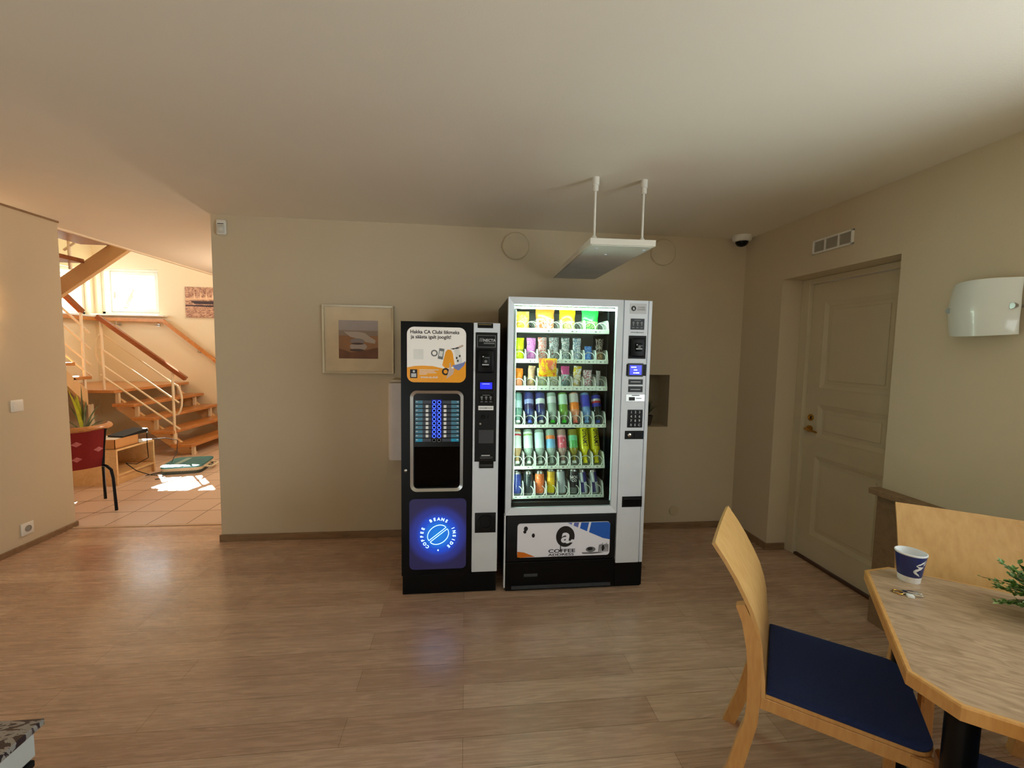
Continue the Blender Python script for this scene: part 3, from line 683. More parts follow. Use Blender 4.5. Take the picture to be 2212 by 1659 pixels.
MB(M_steel).lathe([(.009,0),(.009,.004),(.006,.006),(0,.006)],18,T=Matrix.Translation((.026,0,.79))@Matrix.Rotation(PI/2,4,'X')).build('lock', CM)
for za in (1.36,1.0): MB(M_greymetal).box(CW,.1,za,CW+.006,.3,za+.22,.002).build('hinge', CM, smooth=0)

# ------------------------------------------------------------------ snack machine
SX, SY = .2517, -.8905
SM = thing('snack_machine','tall glass-fronted snack and drinks vending machine in light grey','vending machine',(SX,SY,0))
SW, SH = .90, 1.847
M_liner = mat('liner_grey', (150,156,154), .5); M_linerdark = mat('liner_dark', (34,38,42), .35)
M_tray = mat('tray_white', (232,238,230), .4, var=.02)
IX0,IX1,IZ0,IZ1,IYB = .042,.716,.55,1.812,.62
c = MB(M_black)
c.box(0,.05,.05,IX0,.80,SH,.003); c.box(IX1,.05,.05,SW,.80,SH,.003); c.box(IX0,.05,IZ1,IX1,.80,SH); c.box(IX0,.05,.05,IX1,.80,IZ0); c.box(IX0,IYB,IZ0,IX1,.80,IZ1)
c.box(.01,.02,.0,SW-.004,.78,.05); c.build('cabinet', SM, smooth=0)
l = MB(M_liner); l.box(IX0,IYB-.004,IZ0,IX1,IYB,IZ1); l.box(IX0,.06,IZ0,IX0+.003,IYB,IZ1); l.box(IX0,.06,IZ1-.004,IX1,IYB,IZ1)
l.use(M_linerdark); l.box(IX1-.004,.06,IZ0,IX1,IYB,IZ1); l.box(IX0,.06,IZ0,IX1,IYB,IZ0+.004); l.box(.664,.14,IZ0,.67,.16,IZ1); l.build('liner', SM, smooth=0)
# door frame
f = MB(M_greymetal)
f.ring([(0,.5),(.714,.5),(.714,SH),(0,SH)],[(.036,.542),(.68,.542),(.68,1.805),(.036,1.805)],0,.05,.014); f.build('door_frame', SM, smooth=0, label='light grey metal door frame')
MB(mat_glass('cabinet_glass',(246,252,250),refl=.022)).box(.034,.02,.54,.682,.025,1.807).build('glass', SM, smooth=0)
MB(M_linerdark).box(.037,.03,.544,.679,.036,.572).build('lower_sill', SM, smooth=0)
M_led = mat('led_tube', (235,255,240), .4, var=0, emit=(226,255,236), es=120)
t = MB(M_led); t.box(.046,.036,IZ1-.03,.672,.046,IZ1-.018,.002); t.build('light_tube', SM, smooth=0, label='white light strip along the top')
for x,sg in ((.042,1),(.700,-1)):
    t = MB(M_white); t.box(x,.032,.59,x+.01,.05,IZ1-.035); xe = x+.0104 if sg > 0 else x-.0004
    t.use(M_led).add([(xe,.034,.6),(xe,.049,.6),(xe,.049,IZ1-.04),(xe,.034,IZ1-.04)],[(0,1,2,3) if sg > 0 else (3,2,1,0)]); t.build('light_tube', SM, smooth=0, fixn=False)
# trays
LIPS = [(1.64,1.668,4),(1.449,1.475,8),(1.276,1.305,8),(1.036,1.057,8),(.767,.787,8),(.572,.592,8)]
TX0,TX1,TY0,TY1 = .05,.658,.095,.56
def spiral_mesh(R):
    s = MB(M_tray); pts = []; turns = 5.4
    for i in range(int(turns*18)+1):
        a = 2*PI*i/18; pts.append((R*math.cos(a-PI/2),.4*i/(turns*18),R*math.sin(a-PI/2)))
    s.tube(pts,.0027,6); return s
SPIR = {}
FLOORS = []
for k,(za,zb,ns) in enumerate(LIPS):
    fl = za+.008; FLOORS.append(fl)
    t = MB(M_tray); t.box(TX0,TY0,za+.002,TX1,TY1,za+.006)
    pit = (TX1-TX0)/ns; dh = .088 if k < 3 else .098
    for i in range(1 if k else 1, ns+1):
        x = TX0+pit*i
        t.prism([(TY0+.004,za+.006),(TY1,za+.006),(TY1,za+dh),(TY0+.04,za+dh),(TY0+.022,za+dh*.85),(TY0+.012,za+dh*.5)],x-.0022,x+.0022,'yz')
    o = t.build('tray', SM, smooth=0)
    s = MB(M_whiteink if False else mat('price_strip',(226,236,222),.4)); s.box(TX0,TY0-.004,za,TX1,TY0,zb,.001); s.use(M_greyink)
    for i in range(ns):
        cx_ = TX0+pit*(i+.5); s.flat([(cx_-.018,za+.008),(cx_-.006,za+.008),(cx_-.006,za+.015),(cx_-.018,za+.015)],TY0-.0044)
        s.use(M_ink); s.flat([(cx_+.012,za+.009),(cx_+.017,za+.009),(cx_+.017,za+.014),(cx_+.012,za+.014)],TY0-.0044); s.use(M_greyink)
        s.flat([(cx_+pit/2-.0008,za),(cx_+pit/2+.0008,za),(cx_+pit/2+.0008,zb),(cx_+pit/2-.0008,zb)],TY0-.0044)
    s.build('price_strip', o, smooth=0, fixn=False)
    for i in range(8):
        R = .031
        cx_ = TX0+(TX1-TX0)/8*(i+.5)
        if R not in SPIR: SPIR[R] = spiral_mesh(R).build('spiral', o, smooth=60); q = SPIR[R]
        else: q = SPIR[R].copy(); COL.objects.link(q); q.parent = o
        q.location = (cx_,TY0+.008,fl+R+.002)
# control column
cc = MB(M_greymetal); cc.box(.719,0,.167,SW-.026,.05,SH,.003); cc.box(SW-.022,.002,.167,SW,.05,SH,.003); cc.use(M_greyink).box(SW-.027,.012,.167,SW-.021,.05,SH-.002); cc.build('control_column', SM, smooth=0, label='light grey control column')
q = MB(mat('plate_silver',(200,202,206),.35)); q.box(.755,-.002,1.765,.86,0,1.828); q.use(M_ink); q.lathe([(.016,.0),(.016,.0006),(0,.0006)],20,T=Matrix.Translation((.777,-.002,1.797))@Matrix.Rotation(PI/2,4,'X'))
q.use(M_whiteink); q.text('a',.026,.778,1.798,-.0032,.0005); q.use(M_greyink); q.text('COFFEE',.0135,.826,1.803,-.0026,.0003); q.text('ADDRESS',.0125,.826,1.79,-.0026,.0003); q.build('brand_plate', SM, smooth=0, fixn=False)
picto(SM,.762,.85,1.667,1.735,0)
q = MB(M_greyink); q.box(.765,-.001,1.648,.848,0,1.652); q.flat(circ(.807,1.65,.004,10),-.0015); q.build('info_sticker', SM, smooth=0, fixn=False)
MB(M_blackmatt).box(.753,-.003,1.487,.866,0,1.63,.002).build('reader_plate', SM, smooth=0)
reader(SM,.765,.855,1.497,1.615,-.003)
MB(M_blackmatt).box(.745,-.004,1.38,.873,0,1.452,.004).build('screen_housing', SM, smooth=0)
lcd(SM,.764,.84,1.387,1.446,-.003,[(.008,.044,.034,.006),(.026,.027,.022,.006),(.024,.008,.008,.007),(.036,.008,.026,.007)]).build('screen', SM, smooth=0, label='blue lit screen', fixn=False)
for z0,z1 in ((1.325,1.358),(1.277,1.314)):
    q = MB(M_blackgloss); q.box(.762,-.002,z0,.855,0,z1); q.use(M_lightink); q.flat([(.775,z0+.015),(.84,z0+.015),(.84,z0+.019),(.775,z0+.019)],-.0025); q.build('small_sticker', SM, smooth=0, fixn=False)
q = MB(M_steel); q.box(.748,-.003,1.218,.872,0,1.263,.002); q.use(M_ink); q.box(.786,-.0045,1.254,.836,-.003,1.259); q.box(.768,-.006,1.224,.806,-.003,1.246,.003); q.box(.814,-.0045,1.236,.85,-.003,1.24); q.build('coin_slot', SM, smooth=0)
q = MB(M_blackgloss); q.box(.763,-.003,1.052,.862,0,1.166,.002); q.build('keypad', SM, smooth=0)
for r_,row in enumerate(('123','456','789','0EC')):
    for c_,ch in enumerate(row):
        k = MB(M_blackmatt); kx,kz = .786+.027*c_,1.15-.027*r_; k.box(kx-.011,-.0055,kz-.0115,kx+.011,-.003,kz+.0115,.0015); k.use(M_lightink).text(ch,.021,kx,kz,-.006,.0003); k.build('key', SM, smooth=0)
q = MB(M_blackmatt); q.box(.75,-.004,.978,.873,0,1.032,.003); q.box(.81,-.007,.99,.866,-.004,1.02,.002); q.build('lock_plate', SM, smooth=0)
MB(M_chrome).lathe([(.012,0),(.012,.005),(.008,.007),(0,.007)],20,T=Matrix.Translation((.78,-.004,1.005))@Matrix.Rotation(PI/2,4,'X')).build('lock', SM)
q = MB(M_blackmatt); q.box(.748,-.003,.537,.88,0,.607,.003); q.use(M_blackgloss); q.box(.756,-.007,.545,.872,-.003,.592,.003); q.build('coin_return', SM, smooth=0)
# delivery flap
q = MB(M_blackmatt); q.box(.008,.002,.195,.716,.06,.498,.012); q.build('delivery_frame', SM)
M_fw, M_fb, M_fo, M_fl = mat('flap_white',(232,232,238),.3,var=0,emit=(240,240,255),es=.10), mat('flap_blue',(44,104,206),.3,var=.04), mat('flap_orange',(226,120,30),.3,var=0), mat('flap_lilac',(110,122,196),.3,var=0)
FX0,FX1,FZ0,FZ1 = .078,.674,.228,.446
q = MB(M_fw); q.prism(rrect(FX0,FZ0,FX1,FZ1,.02,5),-.006,.004); Y = -.0066
q.use(M_fb).flat([(.392,FZ1),(FX1-.02,FZ1),(FX1-.005,FZ1-.006),(FX1,FZ1-.02),(FX1,.33),(.62,.342)],Y); q.use(M_fl).flat([(.392,FZ1),(.48,FZ1),(.46,.415)],Y-.0002)
q.use(M_fw)
for x_ in (.425,.47,.535): q.flat([(x_,FZ1),(x_+.014,FZ1),(x_-.004,.36),(x_-.018,.36)],Y-.0004)
q.flat([(.372,.44),(.372,.452-.006),(.392,.446),(.62,.344),(.62,.334)],Y-.0006)
q.flat([(.35,.355),(.395,.446),(.62,.338),(.56,.335)],Y-.0003)
q.use(M_fo).flat([(FX0,.232),(FX0,.268),(.12,.262),(.19,.232),(.1,FZ0)],Y)
q.use(M_ink)
for (a,c_,w,h_) in ((.13,.415,.013,.015),(.124,.395,.010,.011),(.178,.37,.010,.014)): q.flat(circ(a,c_,w,14,ry=h_),Y-.0004)
q.flat(circ(.383,.358,.06,40,ry=.068),Y-.0009); q.use(M_fw); q.text('a',.128,.388,.358,Y-.0012,.004,rot=-.2); q.flat([(.408,.318),(.45,.318),(.45,.335),(.424,.338)],Y-.0011); q.use(M_ink); q.flat([(.352,.32),(.358,.318),(.356,.262),(.35,.262)],Y-.001)
q.text('COFFEE',.031,.362,.264,Y-.0013,.0007,sx=1.62); q.text('ADDRESS',.022,.358,.24,Y-.0013,.0004,sx=1.8)
q.use(M_greyink); q.flat(circ(.55,.268,.032,20,ry=.018),Y-.0005); q.flat([(.49,.25),(.6,.25),(.64,.245),(.56,.238),(.5,.24)],Y-.0006)
for k in range(7): q.flat([(.6+.01*k,.25),(.606+.01*k,.25),(.612+.009*k,.3+.006*(k%3)),(.604+.009*k,.296)],Y-.0005)
q.use(M_ink); q.flat(circ(.545,.272,.018,16,ry=.01),Y-.0008); q.flat(circ(.63,.275,.01,12,ry=.02),Y-.0008)
q.build('delivery_flap', SM, smooth=0, fixn=False, label='white flap with large dark logo and blue corner')
q = MB(M_black); q.box(.004,.004,.012,.718,.05,.194,.004); q.box(.719,.006,.012,SW,.05,.166,.004); q.build('kick_plate', SM, smooth=0)
q = MB(mat('grille_grey',(92,96,100),.5))
for k in range(11): q.box(.125+.008*k,.001,.098,.13+.008*k,.004,.116)
q.build('small_grille', SM, smooth=0)
q = MB(mat('foot_grille',(74,80,86),.5,.3)); q.box(.045,.0,.018,.69,.004,.04)
for k in range(64): q.box(.05+.01*k,-.002,.02,.055+.01*k,0,.038)
q.build('foot_grille', SM, smooth=0)
MB(M_greymetal).box(-.004,.004,.03,.004,.05,.497).build('edge_trim', SM, smooth=0)
for (x,y) in ((.05,.1),(.85,.1),(.05,.72),(.85,.72)):
    pass

# ------------------------------------------------------------------ products behind the glass
PW = ['top','second','third','fourth','fifth','bottom']
POS8 = ['far left','second from left','third from left','fourth from left','fourth from right','third from right','second from right','far right']
POS4 = ['far left','second from left','second from right','far right']
def pouch(w, h, d, bands, seed, nu=12, nv=16):
    """bands: (v_end, material) from bottom to top"""
    r = random.Random(seed); ph = [r.random()*6 for _ in range(6)]
    def hp(u, v): return d/2*(math.sin(PI*min(1,max(0,u)))**.55)*(max(0,math.sin(PI*min(1,max(0,(v-.05)/.9))))**.5)*(1+.12*math.sin(7*u+ph[0])*math.sin(9*v+ph[1]))
    def P(u, v, sg):
        x = (u-.5)*w*(1-.06*math.sin(PI*v))+.0015*math.sin(14*v+ph[2]); return (x, sg*hp(u,v)+.002*math.sin(10*u+ph[3])*(1 if (v<.05 or v>.95) else 0), v*h)
    m = MB(); v0 = 0
    for v1, mt in bands:
        m.use(mt); k = max(2,int(nv*(v1-v0)+.5))
        m.surf(lambda u,t: P(u,v0+(v1-v0)*t,-1),nu,k); m.surf(lambda u,t: P(1-u,v0+(v1-v0)*t,1),nu,k); v0 = v1
    return m
def place(o, x, y, z, lab, cat, group, rx=0, rz=0, ry=0):
    o.location = (SX+x,SY+y,z); o.rotation_euler = (rx,ry,rz); tag(o, lab, cat, group)
def slotx(i): return TX0+(TX1-TX0)/8*(i+.5)
def S(n, c, **k): return mat('wrap_'+n, c, .3, var=.05, vscale=40, coat=.3, **k)
Yel,Ora,Mus,Grn = S('yellow',(246,208,24)),S('orange',(250,120,36)),S('mustard',(236,196,14)),S('green',(40,190,70))
pr1 = mat_print('print_yellow',[(250,214,40),(236,160,30),(250,236,120),(200,90,30)],38)
pr2 = mat_print('print_snack',[(226,160,96),(240,110,50),(240,226,200),(60,80,190)],26)
pr3 = mat_print('print_nuts',[(214,190,60),(230,214,170),(150,140,40),(90,70,40)],34)
pr4 = mat_print('print_green',[(120,160,70),(206,190,150),(50,170,70),(110,84,60)],30)
def bag(i, lab, x0, x1, h, bands, seed):
    w = x1-x0; m = pouch(w,h,.05,bands,seed); o = m.build('snack_bag',smooth=60); place(o,(x0+x1)/2,TY0+.075,FLOORS[0],lab,'snack','snack bags on the top shelf',rx=-.06)
bag(0,'crinkled yellow snack bag on the top shelf beside the orange one',.062,.152,.128,[(.5,pr1),(1,pr1)],1)
bag(1,'orange-topped snack bag on the top shelf',.192,.316,.152,[(.55,pr2),(1,Ora)],2)
bag(2,'mustard yellow snack bag on the top shelf beside the green one',.348,.455,.148,[(.18,pr3),(.5,pr3),(1,Mus)],3)
bag(3,'bright green snack bag on the top shelf',.497,.61,.148,[(.5,pr4),(1,Grn)],4)
def bar(row, i, col, w, h, bands, seed, ry=0, dx=0, d=.03):
    o = pouch(w,h,d,bands,seed,8,14).build('snack_bar',smooth=60)
    place(o,slotx(i)+dx,TY0+.062,FLOORS[row],'%s on the %s shelf behind the glass'%(col,PW[row]),'snack','wrapped bars on the %s shelf'%PW[row],rx=-.1,ry=ry)
def PB(n, cols, sc=40): return [(1,mat_print('pp_'+n,cols,sc))]
W = (244,244,246)
bar(1,0,'yellow-green wrapped bar',.058,.152,[(.45,S('lime',(226,226,20))),(.5,S('olive',(150,150,20))),(1,S('lime',(226,226,20)))],11,.03)
bar(1,1,'pink wrapped bar',.06,.152,PB('pink',[(236,130,220),(236,130,220),(244,170,234),(120,60,170)],22),12,.03)
bar(1,2,'red and white wrapped bar',.058,.158,PB('redwhite',[(232,80,90),W,(240,130,110),(220,190,190)]),13)
bar(1,3,'white packet with red blotches',.064,.158,PB('whitered',[W,(226,228,232),(120,130,130),(236,90,80)]),14)
bar(1,4,'silver and teal wrapped bar',.054,.156,PB('silver',[(210,220,224),(90,130,130),W,(200,80,90)]),15)
bar(1,5,'pale blue wrapped bar',.056,.156,PB('paleblue',[(190,220,240),W,(120,160,190),(70,110,150)]),16)
bar(1,6,'small bright blue packet',.05,.105,PB('blue',[(50,120,226),(120,190,250),(30,80,200),W]),17)
bar(1,7,'dark brown wrapped bar',.052,.154,[(.45,mat_print('pp_brownlow',[(190,150,100),(220,190,150),(120,80,50),(80,50,36)],40)),(1,mat_print('pp_brown',[(70,48,40),(70,48,40),(220,214,206),(70,48,40)],30,stretch=(1,1,.3)))],18)
bar(2,0,'orange wrapped bar',.048,.128,[(.5,S('peach',(236,150,110))),(1,S('orangebar',(250,140,30)))],21,.05)
bar(2,1,'thin yellow and pink stick packet',.046,.146,PB('sticks',[(246,200,60),(230,170,170),(246,226,160),(150,90,60)],30),22,.08)
bar(2,2,'white packet with pale green print',.062,.132,PB('whitegreen',[W,(206,226,150),(226,236,226),(110,120,110)]),23)
bar(2,3,'pale green and white packet',.066,.132,PB('palegreen',[(206,230,140),W,(150,170,110),(240,246,220)]),24)
bar(2,4,'magenta and silver packet',.056,.146,[(.62,mat_print('pp_mag',[(170,60,100),(190,220,220),(120,150,150),W],26,stretch=(1,1,.35))),(1,S('magenta',(206,70,140)))],25,.03)
bar(2,5,'cream packet with yellow top',.054,.148,[(.68,mat_print('pp_cream',[(240,226,170),W,(226,196,100),(230,226,210)],30)),(1,mat_print('pp_yt',[(236,206,40),(236,206,40),W,(240,226,170)],20))],26,.08)
bar(2,6,'pink and white packet',.058,.122,PB('pinkwhite',[(230,190,200),W,(190,110,120),(140,60,70)],36),27)
bar(2,7,'slim white stick packet',.03,.118,PB('whitestick',[W,(226,226,230),(200,200,206),(120,120,124)],30),28,.1,-.012,.02)
# packet that hangs over the front of the second shelf
o = pouch(.118,.115,.03,[(.22,mat_print('pp_hang_low',[(240,120,40),(250,200,30)],9)),(1,mat_print('pp_hang',[(238,90,50),(250,206,20),(244,130,70),(236,60,50)],14))],31).build('snack_bag',smooth=60)
place(o,.262,TY0-.018,1.365,'large red and yellow packet hanging over the front of the second shelf','snack','snack bags on the top shelf'); del o['group']

def bottle(row, i, lab, body, label, cap, L=.205, R=.0305, tilt=24, depth=0, capmat=None, name='drink_bottle', words=None):
    z = FLOORS[row]; a = math.radians(180-tilt); dr = Vector((0,-math.sin(a),math.cos(a)))
    cap_p = Vector((SX+slotx(i),SY+TY0+.048+depth,z+.014)); org = cap_p-dr*L
    t = thing(name, lab, 'bottle', org, rot=(a,0,0)); t['group'] = 'bottles on the %s shelf'%PW[row]
    b = MB(body); b.lathe([(.02,0),(R-.002,.004),(R,.012),(R,.06),(R-.001,.063),(R-.001,.115),(R,.12),(R*.98,.135),(R*.8,.155),(R*.5,.176),(.0125,.184),(.0125,L-.014)],20); b.build('bottle_body', t)
    l = MB(); pr = []; ms = []
    for za,zb,mt in label: pr.append((R+.0006,za)); ms.append(mt)
    pr.append((R+.0006,label[-1][1])); l2 = MB(); l2.lathe(pr,20,mats=ms); 
    l2.f = [f for f in l2.f if len(f) == 4]; l2.fm = l2.fm[:len(l2.f)]; 
    if words:
        for (txt,zz,sz,mt) in words:
            vs, fs = text_geo(txt, sz, .0007); l2.use(mt)
            # run along the bottle, wrapped on its front
            l2.add([((R+.0036)*math.sin(p[1]*1.1/R), (R+.0036)*math.cos(p[1]*1.1/R), zz+p[0]*.78) for p in vs], fs)
    l2.build('bottle_label', t, fixn=False)
    MB(cap).lathe([(.0145,L-.016),(.015,L-.014),(.015,L-.002),(.0135,L),(0,L)],18).build('cap', t)
    return t
def plast(n, c): return mat('plastic_'+n, c, .12, var=.05, vscale=30, coat=.5)
PCl,PDk,PGr,POr,PBl = plast('clear',(150,168,156)),plast('darkblue',(40,56,110)),plast('green',(96,150,50)),plast('peach',(226,150,110)),plast('paleblue',(110,150,200))
PTeal,PCola,PAmb,PRose,POliv,PYel = plast('teal',(100,140,128)),plast('cola',(26,34,30)),plast('amber',(176,140,96)),plast('rose',(170,140,128)),plast('olive',(140,132,40)),plast('yellow',(232,224,12))
Lw,Lb,Llb,Lg,Lo,Lsil,Lnav = S('labelwhite',(234,240,236)),S('labelblue',(60,66,190)),S('labelsky',(120,180,220)),S('labelgreen',(120,210,160)),S('labelorange',(240,130,30)),S('labelsilver',(200,206,206)),S('labelnavy',(52,54,120))
Cw,Cb,Cg,Cr,Cy = S('capwhite',(240,244,240)),S('capblue',(60,90,200)),S('capgreen',(60,210,50)),S('capred',(240,110,90)),S('capyellow',(236,226,20))
Ldk = S('labeldarknavy',(40,34,80))
R4 = [('pale teal water bottle with white cap',PTeal,[(.015,.06,mat('wrap_tealpale',(140,180,180),.3)),(.06,.11,S('tealwhite',(190,216,218)))],Cw),
 ('dark blue bottle with blue cap',PDk,[(.01,.05,Lnav),(.05,.08,S('periwinkle',(150,156,210))),(.08,.118,Ldk)],Cb),
 ('dark blue bottle with white cap',PDk,[(.01,.045,Lnav),(.045,.08,Lsil),(.08,.118,Ldk)],Cw),
 ('clear bottle with green cap',PCl,[(.03,.075,Lsil)],Cg),
 ('green lemonade bottle with green cap',PGr,[(.015,.085,S('mint',(190,220,200)))],Cg),
 ('orange drink bottle with red cap',POr,[(.01,.07,S('labelgrey',(206,200,196))),(.07,.12,Lo)],Cr),
 ('pale bottle with bright blue label',PBl,[(.02,.10,Lb)],S('capsky',(120,170,226))),
 ('dark cola bottle with blue label',PCola,[(.02,.045,Lb),(.045,.06,Lw),(.06,.075,S('labelred',(214,60,60))),(.075,.1,Lb)],Cb)]
for i,(t_,b_,l_,c_) in enumerate(R4): bottle(3,i,'%s on the fourth shelf of the snack machine'%t_,b_,l_,c_)
R5 = [('bottle with white label and red stripe',PAmb,[(.02,.034,Lw),(.034,.046,S('stripered',(200,40,60))),(.046,.13,Lw)],Cw),
 ('bottle with white label and green stripe',PCl,[(.02,.034,Lw),(.034,.046,S('stripegreen',(150,180,110))),(.046,.13,S('labelpale',(214,232,226)))],Cw),
 ('bottle with plain pale white label',PCl,[(.025,.13,S('labelpale2',(200,226,226)))],Cw),
 ('clear bottle with yellow and blue label',PCl,[(.045,.07,mat_print('pp_lemon',[(240,226,60),(230,120,60),(250,240,150)],26)),(.07,.13,Llb)],PCl),
 ('rose bottle with pink and white label',PRose,[(.045,.058,S('labelpink',(226,150,170))),(.058,.13,mat_print('pp_berry',[W,(214,90,110),(240,226,230)],26))],Cw),
 ('olive bottle with green and white label',POliv,[(.045,.08,Lg),(.08,.13,mat_print('pp_lime',[W,(90,180,100),(226,240,230)],24))],Cw)]
for i,(t_,b_,l_,c_) in enumerate(R5): bottle(4,i,'%s on the fifth shelf'%t_,b_,l_,c_,L=.228)
for i in (6,7):
    bottle(4,i,'tall yellow bottle with black lettering %s'%('next to the olive bottle' if i == 6 else 'at the dark column end of the fifth shelf'),PYel,[(.012,.15,S('labelyellow',(232,226,16)))],Cy,L=.24,R=.029,words=[('DYNAMIT',.076,.034,M_ink)])
    bottle(4,i,'yellow bottle standing behind %s'%('the lettered one next to the olive bottle' if i == 6 else 'the lettered one at the dark column end'),PYel,[(.012,.15,S('labelyellow',(232,226,16)))],Cy,L=.24,R=.029,depth=.085)
for i in (1,2): bottle(3,i,'dark blue bottle standing behind the dark blue one with %s cap'%('blue' if i == 1 else 'white'),PDk,[(.01,.118,Lnav)],Cb,depth=.085)

def can(i, lab, bands, h=.15, R=.03, ry=0, words=None, quad=None):
    t = thing('drink_can','%s on the bottom shelf'%lab,'can',(SX+slotx(i),SY+TY0+.06,FLOORS[5]+.001),rot=(-.1,ry,0)); t['group'] = 'drink cans on the bottom shelf'
    b = MB(); n = 24
    if quad:
        for k in range(n):
            for j,(za,zb) in enumerate(((.012,h*.5),(h*.5,h-.014))):
                a0,a1 = 2*PI*k/n,2*PI*(k+1)/n; b.use(quad[((k*4)//n+j)%2])
                b.add([(R*math.cos(a0),R*math.sin(a0),za),(R*math.cos(a1),R*math.sin(a1),za),(R*math.cos(a1),R*math.sin(a1),zb),(R*math.cos(a0),R*math.sin(a0),zb)],[(0,1,2,3)])
        b.use(Lsil); b.lathe([(R-.006,0),(R-.002,.004),(R,.012)],n)
    else:
        pr = [(R-.006,0),(R-.002,.004),(R,.012)]; ms = [M_steel,M_steel]
        for zb,mt in bands: pr.append((R,zb)); ms.append(mt)
        b.lathe(pr,n,mats=ms)
    if words:
        b.use(M_whiteink)
        for (txt,zz,sz) in words:
            vs, fs = text_geo(txt, sz, .0005); b.add([((R+.002)*math.sin(p[0]/R),-(R+.002)*math.cos(p[0]/R),zz+p[1]) for p in vs], fs)
    b.build('can_body', t, fixn=False)
    MB(M_steel).lathe([(R,h-.0145),(R-.005,h-.003),(R-.005,h),(R-.008,h),(R-.009,h-.004),(0,h-.004)],n).build('can_top', t)
h6 = .15
can(0,'dark blue drink can',[(h6-.014,mat_print('pp_canblue',[(50,64,140),(50,64,140),(170,190,220)],16))])
can(1,'black drink can with grey panel',[(h6-.014,mat_print('pp_canblack',[(40,48,52),(40,48,52),(150,160,168)],14))])
can(2,'orange-red drink can',[(h6-.014,mat_print('pp_canred',[(240,96,66),(244,130,70),(240,200,170)],20))])
can(3,'yellow and orange drink can',[(.06,S('canyellow',(240,220,30))),(.11,mat_print('pp_canor',[(246,140,20),(246,200,40),(240,100,20)],18)),(.15,S('cangold',(226,180,40)))],h=.164,R=.0265)
can(4,'plain silver drink can',[(h6,mat('can_silver',(200,212,216),.3,.4))],h=.162,ry=-.1)
can(5,'black drink can with white lettering',[(.045,mat('can_grey',(110,120,116),.3,.3)),(h6,S('canblack2',(26,26,28)))],h=.16,words=[('NOC',.112,.026),('CO',.09,.022)])
QB = (S('quadnavy',(48,40,120)),mat('can_silver',(200,212,216),.3,.4))
can(6,'slim blue and silver drink can next to the black lettered can',None,h=.158,R=.0265,quad=QB,ry=-.14)
can(7,'slim blue and silver drink can at the dark column end',None,h=.158,R=.0265,quad=QB,ry=-.14)

